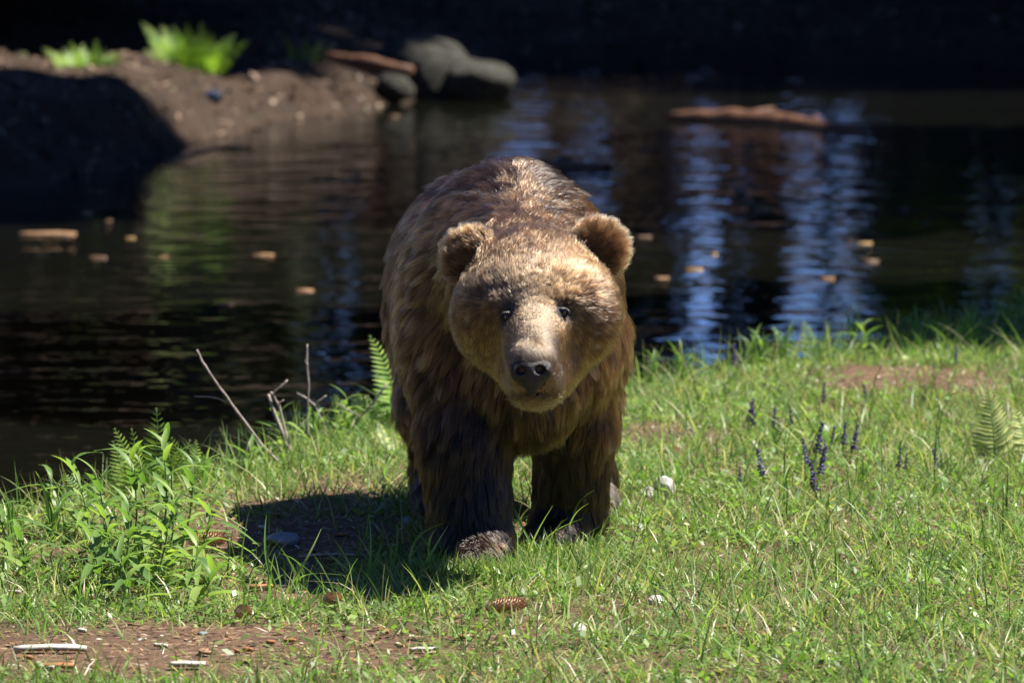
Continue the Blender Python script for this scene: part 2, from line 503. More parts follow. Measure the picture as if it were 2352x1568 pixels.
M_ROCK = mat_noise('grey_rock', (0.020, 0.020, 0.015), (0.070, 0.068, 0.054), 9, 0.9, 1.0, 0.08, c3=(0.060, 0.070, 0.030))
M_PALE = mat_noise('pale_stone', (0.30, 0.285, 0.26), (0.58, 0.56, 0.52), 16, 0.8, 0.6, 0.006)
M_SLATE = mat_noise('blue_grey_stone', (0.13, 0.14, 0.16), (0.26, 0.27, 0.30), 18, 0.8, 0.5, 0.005)
M_LOG = mat_noise('wet_log', (0.045, 0.020, 0.012), (0.17, 0.080, 0.040), 12, 0.6, 0.7, 0.02)
M_DRIFT = mat_noise('driftwood', (0.16, 0.09, 0.05), (0.38, 0.24, 0.14), 14, 0.75, 0.6, 0.015)
M_FLOAT = mat_noise('floating_bark', (0.12, 0.06, 0.028), (0.28, 0.16, 0.075), 25, 0.7, 0.4, 0.006)


M_FLOATS = [M_FLOAT, mat_noise('dark_floating_bark', (0.06, 0.035, 0.02), (0.16, 0.09, 0.05), 25, 0.6, 0.4, 0.006), mat_noise('dead_leaf', (0.22, 0.12, 0.03), (0.36, 0.24, 0.10), 25, 0.6, 0.3, 0.004)]


def far_pt(px, py, y=None):
    return at_y(px, py, y) if y else on_ground(px, py)


def set_rock(px, py, w, hgt, d, mat, seed, label, name='boulder', y=None, sink=0.3):
    p = on_ground(px, py) if y is None else at_y(px, py, y)
    o = link(name, rock_mesh(name, seed, mat, (w, d, hgt)), loc=(p.x, p.y + d * 0.5, max(gz1(p.x, p.y + d * 0.5), WATER_Z - 0.15) + hgt * (1 - 2 * sink) * 0.5), rot=(0, 0, random.uniform(-0.3, 0.3)))
    return tag(o, label, 'rock')


def set_rock_at(p, w, hgt, d, mat, seed, label, name='boulder', rz=0):
    return tag(link(name, rock_mesh(name, seed, mat, (w, d, hgt)), loc=p, rot=(0, 0, rz)), label, 'rock')


set_rock_at(at_y(985, 170, 39.2), 0.40, 0.34, 0.38, M_ROCK, 3, 'large grey boulder standing at the water edge beyond the mound')
set_rock_at(at_y(1090, 205, 38.9), 0.27, 0.20, 0.28, M_ROCK, 5, 'low rounded boulder leaning against the large grey boulder in the water', rz=0.6)
set_rock_at(at_y(905, 205, 38.5), 0.13, 0.12, 0.14, M_ROCK, 8, 'small grey stone at the foot of the large boulder', 'stone')
set_rock_at(at_y(492, 222, 34.2), 0.055, 0.045, 0.05, M_SLATE, 9, 'small blue-grey stone lying on the earth mound', 'stone')


def log(name, pts, rads, mat, label, cat, knob=(), n=10):
    mb = MB()
    P = []
    for i in range(len(pts) - 1):
        a, b = Vector(pts[i]), Vector(pts[i + 1])
        for k in range(4):
            tt = k / 4
            P.append((a.lerp(b, tt), rads[i] + (rads[i + 1] - rads[i]) * tt))
    P.append((Vector(pts[-1]), rads[-1]))
    P2 = [(p + Vector((0, random.uniform(-1, 1), random.uniform(-1, 1))) * r * 0.12, r * random.uniform(0.9, 1.1)) for p, r in P]
    e0, e1 = P2[0], P2[-1]
    mb.tube([p for p, r in P2], [r for p, r in P2], n)
    for (p, d, r) in knob:
        p, d = Vector(p), Vector(d)
        mb.tube([p, p + d * 0.6, p + d], [r, r * 0.8, r * 0.35], 7)
    return tag(link(name, mb.mesh(name, mat)), label, cat)


k_ = [at_y(1540, 272, 36.6), at_y(1680, 276, 36.4), at_y(1800, 286, 36.1), at_y(1900, 300, 35.6), at_y(2020, 310, 35.3)]
log('floating_log', k_, [0.040, 0.072, 0.080, 0.066, 0.040], M_LOG, 'long reddish-brown log floating in the middle of the pond', 'log', [(at_y(1870, 294, 35.75), (0.02, 0, 0.085), 0.025), (at_y(1700, 270, 36.3), (0.22, 0.05, 0.055), 0.032)])
k_ = [at_y(1180, 388, 32.3), at_y(1290, 385, 32.2), at_y(1395, 390, 32.0)]
log('floating_log', k_, [0.030, 0.046, 0.036], M_LOG, 'short reddish log floating just behind the shoulder of the bear', 'log')
k_ = [at_y(735, 128, 37.8), at_y(830, 142, 37.5), at_y(945, 165, 37.3)]
log('driftwood_log', k_, [0.022, 0.050, 0.036], M_LOG, 'sunlit brown driftwood log propped between the mound and the boulder', 'log')
k_ = [at_y(1610, 30, 46.0), at_y(1740, 45, 45.8), at_y(1880, 52, 45.6)]
log('fallen_branch', k_, [0.02, 0.05, 0.03], M_DRIFT, 'pale fallen branch lying high on the dark far bank', 'branch')
k_ = [at_y(1100, 40, 44.6), at_y(1145, 90, 44.3), at_y(1190, 120, 44.1)]
log('fallen_branch', k_, [0.03, 0.05, 0.03], M_LOG, 'dark reddish branch sloping down the far bank behind the boulder', 'branch')
k_ = [at_y(380, 380, 32.4), at_y(450, 352, 32.8), at_y(530, 335, 33.2)]
log('stick', k_, [0.010, 0.016, 0.010], M_DRIFT, 'thin pale stick lying in the water along the mound', 'stick', n=6)

# ---- bark and leaves afloat on the pond
flo = [(110, 537, 66, 0), (605, 587, 30, 0), (345, 268, 0, 0), (540, 338, 38, 0), (230, 442, 16, 0), (300, 548, 12, 0), (375, 590, 14, 0), (225, 592, 20, 0), (200, 490, 14, 0), (250, 508, 9, 0), (1480, 345, 20, 0), (1418, 382, 22, 0), (1380, 438, 20, 0), (1560, 392, 12, 0), (1410, 475, 24, 0), (1700, 440, 14, 0), (1735, 470, 26, 0), (1760, 480, 20, 0), (1810, 460, 18, 0), (1850, 463, 20, 0), (1810, 512, 16, 0), (1780, 520, 14, 0), (1950, 555, 14, 0), (1985, 560, 16, 0), (1870, 500, 12, 0), (2000, 600, 18, 0), (1595, 620, 20, 0), (1520, 640, 16, 0), (1480, 545, 16, 0), (1330, 300, 10, 0), (1725, 335, 10, 0), (905, 268, 14, 0), (820, 405, 10, 0), (700, 668, 26, 0), (520, 700, 16, 0), (1640, 585, 10, 0), (1900, 640, 18, 0), (2080, 480, 12, 0)]
for i, (px, py, hw_, _) in enumerate(flo):
    if not hw_: continue
    p = on_level(px, py, WATER_Z)
    Lx = hw_ * random.uniform(1.3, 2.2) * p.y / FPX
    mb = MB()
    nseg = 7
    wd = Lx * random.uniform(0.35, 0.9)
    top, bot = [], []
    for k in range(nseg):
        tt = k / (nseg - 1) - 0.5
        w_ = wd * 0.5 * (1 - (2 * tt) ** 4 * 0.7) * random.uniform(0.45, 1.2)
        lift = 0.004 + 0.020 * Lx * math.cos(tt * 3) + random.uniform(0, 0.003)
        top += [(tt * Lx, -w_, lift * 0.6), (tt * Lx, 0, lift + 0.002), (tt * Lx, w_, lift * 0.6)]
        bot += [(tt * Lx, -w_, -0.006), (tt * Lx, 0, -0.012), (tt * Lx, w_, -0.006)]
    m = len(top); fs_ = []
    for k in range(nseg - 1):
        for j in range(2):
            a = k * 3 + j
            fs_ += [(a, a + 3, a + 4, a + 1), (m + a, m + a + 1, m + a + 4, m + a + 3)]
        fs_ += [(k * 3, m + k * 3, m + k * 3 + 3, k * 3 + 3), (k * 3 + 2, k * 3 + 5, m + k * 3 + 5, m + k * 3 + 2)]
    fs_ += [(0, 1, m + 1, m), (1, 2, m + 2, m + 1)]
    e_ = (nseg - 1) * 3
    fs_ += [(e_, m + e_, m + e_ + 1, e_ + 1), (e_ + 1, m + e_ + 1, m + e_ + 2, e_ + 2)]
    mb.add(top + bot, fs_)
    o = link('floating_bark', mb.mesh('floating_bark', M_FLOATS[0 if i < 2 else i % 3]), loc=p, rot=(0, 0, random.uniform(-0.25, 0.25)))
    if i == 0: tag(o, 'long pale strip of bark floating on the water below the earth mound', 'bark', 'bark and leaves floating on the pond')
    elif i == 1: tag(o, 'flat orange-brown bark strip floating alone beside the back of the bear', 'bark', 'bark and leaves floating on the pond')
    else: tag(o, 'small tan flake of bark floating on the pond', 'bark', 'bark and leaves floating on the pond')
# ================================================================== the bear
# one continuous skin grown from blended solids, then furred strand by strand
HO = np.array([0.060, 13.95, 0.70]); ROLL = R(3.8)
_cr, _sr = math.cos(ROLL), math.sin(ROLL)
_cy, _sy = math.cos(R(4)), math.sin(R(4))        # the nose points a little to its right


def head_to_world(p):
    x, f, u = p[0] * _cy - p[1] * _sy, p[0] * _sy + p[1] * _cy, p[2]
    return np.array([HO[0] + x * _cr - u * _sr, HO[1] - f, HO[2] + x * _sr + u * _cr])


def world_to_head(P):
    d = P - HO
    x, f, u = d[..., 0] * _cr + d[..., 2] * _sr, -d[..., 1], -d[..., 0] * _sr + d[..., 2] * _cr
    return np.stack([x * _cy + f * _sy, -x * _sy + f * _cy, u], -1)


def sd_ell(P, c, r):
    q = (P - np.array(c, np.float32)) / np.array(r, np.float32)
    k0 = np.sqrt((q * q).sum(-1)); k1 = np.sqrt(((q / np.array(r, np.float32)) ** 2).sum(-1))
    return k0 * (k0 - 1.0) / np.maximum(k1, 1e-6)


def sd_cone(P, a, b, r1, r2):
    a, b = np.array(a, np.float32), np.array(b, np.float32)
    ab = b - a
    t = np.clip(((P - a) @ ab) / (ab @ ab), 0, 1)
    return np.sqrt(((P - a - t[..., None] * ab) ** 2).sum(-1)) - (r1 + (r2 - r1) * t)


def smin(a, b, k):
    h = np.maximum(k - np.abs(a - b), 0) / k
    return np.minimum(a, b) - h * h * k * 0.25


# (space, kind, data, blend)
PARTS = [
    ('w', 'e', ((-0.03, 14.98, 0.62), (0.258, 0.56, 0.275)), 0.05),       # trunk
    ('w', 'e', ((-0.080, 15.36, 0.64), (0.232, 0.33, 0.285)), 0.12),      # rump
    ('w', 'e', ((-0.005, 14.62, 0.785), (0.185, 0.27, 0.222)), 0.14),     # shoulder hump
    ('w', 'e', ((0.160, 14.50, 0.62), (0.112, 0.17, 0.22)), 0.10),        # shoulders
    ('w', 'e', ((-0.165, 14.47, 0.61), (0.115, 0.17, 0.22)), 0.10),
    ('w', 'e', ((0.03, 14.36, 0.53), (0.165, 0.14, 0.22)), 0.10),         # chest
    ('w', 'c', ((0.05, 14.06, 0.735), (0.0, 14.50, 0.76), 0.155, 0.225), 0.08),   # neck
    # front leg carrying the step
    ('w', 'c', ((-0.140, 14.43, 0.56), (-0.118, 14.37, 0.34), 0.120, 0.106), 0.06),
    ('w', 'c', ((-0.118, 14.37, 0.34), (-0.108, 14.33, 0.10), 0.106, 0.098), 0.05),
    ('w', 'e', ((-0.102, 14.265, 0.045), (0.088, 0.125, 0.055)), 0.06),
    # other front leg, set back, paw turned in
    ('w', 'c', ((0.165, 14.53, 0.56), (0.160, 14.57, 0.35), 0.115, 0.096), 0.06),
    ('w', 'c', ((0.160, 14.57, 0.35), (0.150, 14.62, 0.12), 0.096, 0.086), 0.05),
    ('w', 'c', ((0.150, 14.62, 0.06), (0.090, 14.52, 0.045), 0.068, 0.055), 0.06),
    # hind legs
    ('w', 'c', ((-0.165, 15.38, 0.52), (-0.190, 15.18, 0.33), 0.150, 0.105), 0.08),
    ('w', 'c', ((-0.190, 15.18, 0.33), (-0.190, 15.32, 0.15), 0.098, 0.070), 0.05),
    ('w', 'c', ((-0.190, 15.32, 0.10), (-0.190, 15.06, 0.045), 0.068, 0.058), 0.05),
    ('w', 'c', ((0.08, 15.38, 0.52), (0.165, 15.14, 0.34), 0.165, 0.110), 0.08),
    ('w', 'c', ((0.165, 15.14, 0.34), (0.195, 15.25, 0.15), 0.095, 0.070), 0.05),
    ('w', 'c', ((0.195, 15.25, 0.10), (0.200, 15.00, 0.045), 0.068, 0.058), 0.05),
    ('w', 'e', ((-0.085, 15.70, 0.70), (0.045, 0.05, 0.07)), 0.05),       # tail stub
    # head (right, forward, up from the skull's middle)
    ('h', 'e', ((0, -0.03, 0.050), (0.162, 0.150, 0.108)), 0.06),
    ('h', 'e', ((0, 0.055, 0.036), (0.125, 0.085, 0.072)), 0.06),
    ('h', 'e', ((0.098, 0.020, 0.006), (0.078, 0.085, 0.075)), 0.05),
    ('h', 'e', ((-0.098, 0.020, 0.006), (0.078, 0.085, 0.075)), 0.05),
    ('h', 'e', ((0.112, 0.0, -0.028), (0.084, 0.100, 0.098)), 0.06),
    ('h', 'e', ((-0.112, 0.0, -0.028), (0.084, 0.100, 0.098)), 0.06),
    ('h', 'e', ((0, 0.02, -0.110), (0.108, 0.105, 0.085)), 0.06),
    ('h', 'e', ((0, 0.100, -0.145), (0.082, 0.105, 0.075)), 0.05),
    ('h', 'c', ((0, 0.085, -0.020), (0, 0.275, -0.106), 0.086, 0.063), 0.045),
    ('h', 'e', ((0, 0.225, -0.150), (0.070, 0.078, 0.050)), 0.030),
    ('h', 'e', ((0, 0.195, -0.174), (0.054, 0.070, 0.036)), 0.040),
    ('h', 'e', ((0.070, 0.112, 0.028), (0.040, 0.028, 0.017)), 0.025),
    ('h', 'e', ((-0.070, 0.112, 0.028), (0.040, 0.028, 0.017)), 0.025),
    ('h', 'e', ((0.157, -0.085, 0.126), (0.066, 0.030, 0.070)), 0.030),
    ('h', 'e', ((-0.157, -0.085, 0.126), (0.066, 0.030, 0.070)), 0.030),
]
CARVE = [   # ear cups, eye sockets, mouth line
    ('h', 'e', ((0.166, -0.048, 0.106), (0.034, 0.018, 0.042)), 0.02),
    ('h', 'e', ((-0.166, -0.048, 0.106), (0.034, 0.018, 0.042)), 0.02),
    ('h', 'e', ((0, 0.300, -0.174), (0.018, 0.020, 0.003)), 0.006),
]


def _eval(P, prim):
    sp, kind, dat, _ = prim
    Q = world_to_head(P) if sp == 'h' else P
    return sd_ell(Q, *dat) if kind == 'e' else sd_cone(Q, *dat)


def bear_sdf(P):
    P = np.asarray(P, np.float64)
    d = None
    for prim in PARTS:
        e = _eval(P, prim)
        d = e if d is None else smin(d, e, prim[3])
    for prim in CARVE:
        d = -smin(-d, _eval(P, prim), prim[3])
    return d


def surface_nets(xs, ys, zs, V):
    S = V < 0
    nx, ny, nz = V.shape
    c = np.zeros((nx - 1, ny - 1, nz - 1), np.int8)
    for i in (0, 1):
        for j in (0, 1):
            for k in (0, 1):
                c += S[i:nx - 1 + i, j:ny - 1 + j, k:nz - 1 + k]
    act = np.argwhere((c > 0) & (c < 8))
    idx = np.full(c.shape, -1, np.int32)
    idx[tuple(act.T)] = np.arange(len(act))
    G = [xs, ys, zs]
    acc = np.zeros((len(act), 3)); cnt = np.zeros(len(act))
    for ax in range(3):
        o = [a for a in range(3) if a != ax]
        for u in (0, 1):
            for w in (0, 1):
                a0 = act.copy(); a0[:, o[0]] += u; a0[:, o[1]] += w
                a1 = a0.copy(); a1[:, ax] += 1
                v0, v1 = V[tuple(a0.T)], V[tuple(a1.T)]
                m = (v0 < 0) != (v1 < 0)
                t = np.where(m, v0 / np.where(m, v0 - v1, 1), 0)
                p = np.stack([G[k][a0[:, k]] for k in range(3)], -1)
                p[:, ax] += t * (G[ax][a1[:, ax]] - G[ax][a0[:, ax]])
                acc[m] += p[m]; cnt[m] += 1
    verts = acc / cnt[:, None]
    quads = []
    for ax in range(3):
        o1, o2 = (ax + 1) % 3, (ax + 2) % 3
        sl0 = [slice(None)] * 3; sl1 = [slice(None)] * 3
        sl0[ax] = slice(0, -1); sl1[ax] = slice(1, None)
        a, b = S[tuple(sl0)], S[tuple(sl1)]
        e = np.argwhere(a != b)
        ok = (e[:, o1] > 0) & (e[:, o2] > 0) & (e[:, o1] < V.shape[o1] - 1) & (e[:, o2] < V.shape[o2] - 1)
        e = e[ok]
        flip = a[tuple(e.T)]
        q = []
        for du, dw in ((-1, -1), (0, -1), (0, 0), (-1, 0)):
            ee = e.copy(); ee[:, o1] += du; ee[:, o2] += dw
            q.append(idx[tuple(ee.T)])
        q = np.stack(q, -1)
        q[~flip] = q[~flip][:, ::-1]
        quads.append(q)
    return verts, np.concatenate(quads)


gx = np.arange(-0.46, 0.44, 0.0075)
gy = np.concatenate([np.arange(13.58, 14.12, 0.0065), np.arange(14.12, 15.86, 0.013)])
gz = np.arange(-0.03, 1.08, 0.0080)
PT = np.stack(np.meshgrid(gx, gy, gz, indexing='ij'), -1).astype(np.float32)
V = np.full(PT.shape[:3], 1.0, np.float32)


def _block(prim):
    sp, kind, dat, k = prim
    if kind == 'e': pts, r = np.array([dat[0]]), max(dat[1])
    else: pts, r = np.array([dat[0], dat[1]]), max(dat[2], dat[3])
    if sp == 'h': pts = np.array([head_to_world(p) for p in pts])
    lo, hi = pts.min(0) - r - k - 0.04, pts.max(0) + r + k + 0.04
    return tuple(slice(max(0, np.searchsorted(g, l) - 1), np.searchsorted(g, h) + 1) for g, l, h in zip((gx, gy, gz), lo, hi))


for prim in PARTS:
    b = _block(prim)
    V[b] = smin(V[b], _eval(PT[b], prim).astype(np.float32), prim[3])
for prim in CARVE:
    b = _block(prim)
    V[b] = -smin(-V[b], _eval(PT[b], prim).astype(np.float32), prim[3])
bv, bq = surface_nets(gx, gy, gz, V)
del PT, V


def sdf_normal(P):
    e = 0.004
    n = np.stack([bear_sdf(P + np.array(a) * e) - bear_sdf(P - np.array(a) * e) for a in ((1, 0, 0), (0, 1, 0), (0, 0, 1))], -1)
    return n / np.maximum(np.linalg.norm(n, axis=-1, keepdims=True), 1e-9)


def face_hit(hx, hz):
    """forward coordinate of the face surface at head coordinates (hx, hz)"""
    f = np.linspace(0.36, 0.0, 400)
    P = np.array([head_to_world((hx, ff, hz)) for ff in f])
    d = bear_sdf(P)
    return float(f[np.argmax(d < 0)])


EYES = []
for s, hz in ((-1, -0.002), (1, -0.002)):
    hx = 0.014 * 0 + s * 0.067 + 0.006
    EYES.append((hx, face_hit(hx, hz), hz))
NOSE = (0.0, 0.316, -0.124)

t = NT('bear_skin')
at = t.n('Attribute', attribute_name='tint')
nz = t.n('TexNoise', Scale=220, Detail=4)
bm_ = t.n('Bump', Strength=0.4, Distance=0.002, Height=nz.outputs[0])
p = t.n('BsdfPrincipled', Roughness=0.55); t.l(at.outputs['Color'], p.inputs['Base Color']); t.l(bm_.outputs[0], p.inputs['Normal'])
M_SKIN = t.done(p.outputs[0])
H = world_to_head(bv)
bcol = np.tile(np.array([[0.030, 0.017, 0.010]]), (len(bv), 1))
for e in EYES:
    w = 1 - smooth01(0.014, 0.030, np.linalg.norm(H - np.array(e), axis=1))
    bcol = bcol * (1 - w[:, None]) + np.array([0.016, 0.011, 0.011]) * w[:, None]
w = (1 - smooth01(0.045, 0.075, np.linalg.norm((H - np.array(NOSE)), axis=1)))[:, None]
bcol = bcol * (1 - w) + np.array([0.07, 0.045, 0.035]) * w
bear = link('brown_bear', np_mesh('brown_bear', bv, bq, M_SKIN, colors=bcol))
tag(bear, 'big brown bear walking out of the grass with golden face fur and dark legs', 'bear')

# ---- nose leather
t = NT('nose_leather')
co = t.n('TexCoord').outputs['Object']
vo = t.n('TexVoronoi', Scale=420); t.l(co, vo.inputs['Vector'])
nz = t.n('TexNoise', Scale=60, Detail=4); t.l(co, nz.inputs['Vector'])
bm_ = t.n('Bump', Strength=0.8, Distance=0.002, Height=vo.outputs['Distance'])
p = t.n('BsdfPrincipled', Roughness=0.42); t.l(t.ramp(nz.outputs[0], [(0.35, (0.012, 0.009, 0.009)), (0.7, (0.040, 0.028, 0.026))]), p.inputs['Base Color'])
t.l(bm_.outputs[0], p.inputs['Normal'])
M_NOSE = t.done(p.outputs[0])
nxs, nys, nzs = np.arange(-0.06, 0.06, 0.0022), np.arange(-0.045, 0.045, 0.0022), np.arange(-0.055, 0.05, 0.0022)
NP = np.stack(np.meshgrid(nxs, nys, nzs, indexing='ij'), -1)
d = sd_ell(NP, (0, -0.006, 0.012), (0.043, 0.032, 0.022))
d = smin(d, sd_ell(NP, (0, -0.004, -0.010), (0.030, 0.028, 0.028)), 0.018)
d = smin(d, sd_ell(NP, (0.026, 0.0, 0.0), (0.019, 0.026, 0.020)), 0.010)
d = smin(d, sd_ell(NP, (-0.026, 0.0, 0.0), (0.019, 0.026, 0.020)), 0.010)
d = smin(d, sd_cone(NP, (0, 0.0, -0.02), (0, -0.002, -0.046), 0.012, 0.008), 0.014)
for s in (-1, 1):
    d = -smin(-d, sd_ell(NP, (s * 0.021, 0.026, -0.001), (0.0105, 0.016, 0.0085)), 0.005)
    d = -smin(-d, sd_cone(NP, (s * 0.028, 0.026, -0.006), (s * 0.041, 0.012, -0.012), 0.004, 0.002), 0.004)
d = -smin(-d, sd_cone(NP, (0, 0.030, -0.008), (0, 0.026, -0.05), 0.0022, 0.003), 0.004)
nv, nq = surface_nets(nxs, nys, nzs, d)
nv = nv.copy()
nv[:, 2] += 0.0
tilt = R(14)
ny_, nz_ = nv[:, 1] * math.cos(tilt) - nv[:, 2] * math.sin(tilt), nv[:, 1] * math.sin(tilt) + nv[:, 2] * math.cos(tilt)
nv = np.stack([nv[:, 0], ny_, nz_], -1)
nw = np.array([head_to_world(q) for q in nv * 1.14 + np.array(NOSE)])
link('nose', np_mesh('nose', nw, nq[:, ::-1], M_NOSE), bear)

# ---- eyes: amber iris, black pupil, wet cornea
t = NT('bear_eye')
co = t.n('TexCoord').outputs['Object']
sp = t.n('SeparateXYZ'); t.l(co, sp.inputs[0])
v2 = t.n('CombineXYZ'); t.l(sp.outputs[0], v2.inputs[0]); t.l(sp.outputs[2], v2.inputs[2])
ln = t.n('VectorMath', operation='LENGTH'); t.l(v2.outputs[0], ln.inputs[0])
col = t.ramp(ln.outputs['Value'], [(0.0, (0.004, 0.003, 0.003)), (0.0040, (0.004, 0.003, 0.003)), (0.0048, (0.15, 0.050, 0.013)), (0.0095, (0.09, 0.028, 0.008)), (0.0108, (0.010, 0.006, 0.005))])
p = t.n('BsdfPrincipled', Roughness=0.06); t.l(col, p.inputs['Base Color'])
p.inputs['Coat Weight'].default_value = 1.0; p.inputs['Coat Roughness'].default_value = 0.02
M_EYE = t.done(p.outputs[0])
em = MB()
rows, cols, er = 14, 24, 0.0140
vs_ = [(er * math.sin(math.pi * i / rows) * math.cos(2 * math.pi * j / cols), -er * math.cos(math.pi * i / rows), er * math.sin(math.pi * i / rows) * math.sin(2 * math.pi * j / cols)) for i in range(rows + 1) for j in range(cols)]
fs_ = [(i * cols + j, i * cols + (j + 1) % cols, (i + 1) * cols + (j + 1) % cols, (i + 1) * cols + j) for i in range(rows) for j in range(cols)]
em.add(vs_, fs_)
eye_me = em.mesh('eye', M_EYE)
lid = MB()
for e in EYES:
    c = head_to_world((e[0], e[1] - 0.0095, e[2]))
    eo = link('eye', eye_me, bear, loc=c)
    n_ = 20
    for (lo, hi, sgn) in ((0.15, math.pi - 0.15, 1), (math.pi + 0.25, 2 * math.pi - 0.25, -1)):
        lm = MB()
        pts = [(0.0150 * math.cos(a), -0.0085 - (0.0015 if sgn > 0 else 0), (0.0088 if sgn > 0 else 0.0095) * math.sin(a)) for a in np.linspace(lo - 0.2, hi + 0.2, n_)]
        lm.tube(pts, [0.0028 + 0.0018 * math.sin(math.pi * i / (n_ - 1)) for i in range(n_)], 8)
        link('eyelid', lm.mesh('eyelid', M_NOSE), eo)

# ---- fur
tri = np.concatenate([bq[:, [0, 1, 2]], bq[:, [0, 2, 3]]])
A, B, C = bv[tri[:, 0]], bv[tri[:, 1]], bv[tri[:, 2]]
cr = np.cross(B - A, C - A); area = np.linalg.norm(cr, axis=1) * 0.5
ctr = (A + B + C) / 3
fn = cr / np.maximum(np.linalg.norm(cr, axis=1, keepdims=True), 1e-12)
hc = world_to_head(ctr)
is_head = (smooth01(14.20, 14.08, ctr[:, 1]) if False else 1 - smooth01(14.08, 14.20, ctr[:, 1]))
is_head = is_head * (ctr[:, 2] > 0.40)
wgt = area * (1 + 3.2 * is_head)
wgt *= np.where(fn[:, 1] > 0.35, 0.30, 1.0) * np.where(ctr[:, 1] > 15.5, 0.5, 1.0)
muz = (hc[:, 1] > 0.13) & (np.abs(hc[:, 0]) < 0.09)
wgt *= np.where(muz, 2.6, 1.0)
NH = 270000
pick = rng.choice(len(tri), NH, p=wgt / wgt.sum())
u, v = rng.random(NH), rng.random(NH)
fl = u + v > 1; u[fl], v[fl] = 1 - u[fl], 1 - v[fl]
P0 = A[pick] + u[:, None] * (B - A)[pick] + v[:, None] * (C - A)[pick]
N0 = sdf_normal(P0)
Hd = world_to_head(P0)
keep = P0[:, 2] > 0.012
for e in EYES: keep &= np.linalg.norm((Hd - np.array(e)) * np.array([0.85, 0.6, 1.15]), axis=1) > 0.0175
nose_d = np.linalg.norm((Hd - np.array(NOSE)) * np.array([0.9, 0.6, 1.0]), axis=1)
keep &= ~((nose_d < 0.038) & (Hd[:, 1] > 0.27))
P0, N0, Hd, nose_d = P0[keep], N0[keep], Hd[keep], nose_d[keep]
NH = len(P0)
hw = (1 - smooth01(14.06, 14.20, P0[:, 1])) * smooth01(0.38, 0.46, P0[:, 2])      # head weight
r1 = rng.random(NH)
# flow: away from the muzzle on the head, back and down on the trunk, down on the legs
src = np.array([0.0, 0.27, -0.06])
fh = Hd - src
fh[:, 2] += 0.02
fhw = np.stack([fh[:, 0] * _cr - fh[:, 2] * _sr, -fh[:, 1] * 0.75, fh[:, 0] * _sr + fh[:, 2] * _cr], -1)
fhw[:, 2] -= 0.10 * smooth01(-0.02, -0.12, Hd[:, 2]) if False else 0.10 * (1 - smooth01(-0.12, -0.02, Hd[:, 2]))
fhw[:, 2] -= 0.16 * smooth01(0.065, 0.11, np.abs(Hd[:, 0])) * (1 - smooth01(0.0, 0.06, Hd[:, 2]))
fhw /= np.linalg.norm(fhw, axis=1, keepdims=True)
lat = P0[:, 0] - 0.0
fb = np.stack([0.55 * np.tanh(lat * 6), np.full(NH, 0.75), -0.25 - 1.1 * (1 - smooth01(0.55, 0.95, P0[:, 2]))], -1)
fl_ = np.stack([0.10 * np.sign(lat), np.full(NH, 0.15), np.full(NH, -1.0)], -1)
lw = 1 - smooth01(0.34, 0.55, P0[:, 2])
fb = fb * (1 - lw[:, None]) + fl_ * lw[:, None]
F = fhw * hw[:, None] + fb * (1 - hw[:, None])
wob = np.stack([noise2(P0[:, 0] * 9 + P0[:, 1] * 7, P0[:, 2] * 9, k) - 0.5 for k in range(3)], -1)
F += wob * 0.75 * (1 - 0.5 * hw[:, None])
F += rng.normal(0, 1, (NH, 3)) * (0.16 + 0.16 * hw)[:, None]
F -= (F * N0).sum(1, keepdims=True) * N0
F /= np.maximum(np.linalg.norm(F, axis=1, keepdims=True), 1e-6)
# lengths
md = np.linalg.norm(Hd - np.array([0, 0.24, -0.09]), axis=1)
Lh = 0.008 + 0.010 * smooth01(0.06, 0.17, md) + 0.016 * smooth01(0.17, 0.30, md) + 0.014 * (1 - smooth01(-0.16, -0.05, Hd[:, 2])) * smooth01(0.10, 0.2, md)
eye_d = np.min([np.linalg.norm(Hd - np.array(e), axis=1) for e in EYES], axis=0)
Lh += 0.010 * (1 - smooth01(-0.21, -0.175, Hd[:, 2])) * (Hd[:, 1] > 0.05)
Lh *= 0.35 + 0.65 * smooth01(0.015, 0.055, eye_d)
ear = np.min([np.linalg.norm(Hd - np.array([s * 0.160, -0.07, 0.124]), axis=1) for s in (-1, 1)], axis=0)
Lh = np.where(ear < 0.085, 0.030, Lh)
Lb = 0.050 + 0.018 * smooth01(0.3, 0.6, P0[:, 2]) * smooth01(14.3, 14.8, P0[:, 1])
Lb = Lb * (1 - lw) + (0.046 - 0.022 * (1 - smooth01(0.03, 0.14, P0[:, 2]))) * lw
L = (Lh * hw + Lb * (1 - hw)) * (0.85 + 0.75 * r1)
ang = R(19) * hw + R(25) * (1 - hw) + rng.normal(0, R(7), NH)
ang = np.where((md < 0.13) & (hw > 0.5), R(15) + rng.normal(0, R(4), NH), ang)
ang = np.where(ear < 0.078, R(50) + 0.25 * rng.normal(0, 1, NH), ang)
NPT = 6
T = np.linspace(0, 1, NPT)
ca, sa = np.cos(ang)[:, None], np.sin(ang)[:, None]
K = np.empty((NH, NPT, 3), np.float32)
curl = rng.normal(0, 0.06, (NH, 3))
for i, tt in enumerate(T):
    K[:, i] = P0 + L[:, None] * (F * (ca * tt + 0.25 * sa * tt * tt) + N0 * (sa * tt - 0.55 * sa * tt * tt) + curl * tt * tt)
    K[:, i, 2] -= L * 0.12 * tt * tt
# clumps
ng = NH // 30
gi = rng.choice(NH, ng, replace=False)
kd = kdtree.KDTree(ng)
for i, g in enumerate(gi): kd.insert(P0[g], i)
kd.balance()
own = np.fromiter((kd.find(q)[1] for q in P0.tolist()), np.int32, NH)
g = gi[own]
cw = (0.85 * (1 - hw) + 0.6 * hw * smooth01(0.1, 0.2, md)) * (0.5 + 0.5 * rng.random(NH))
for i, tt in enumerate(T):
    w = (cw * tt ** 1.4)[:, None]
    K[:, i] = K[:, i] * (1 - w) + K[g, i] * w
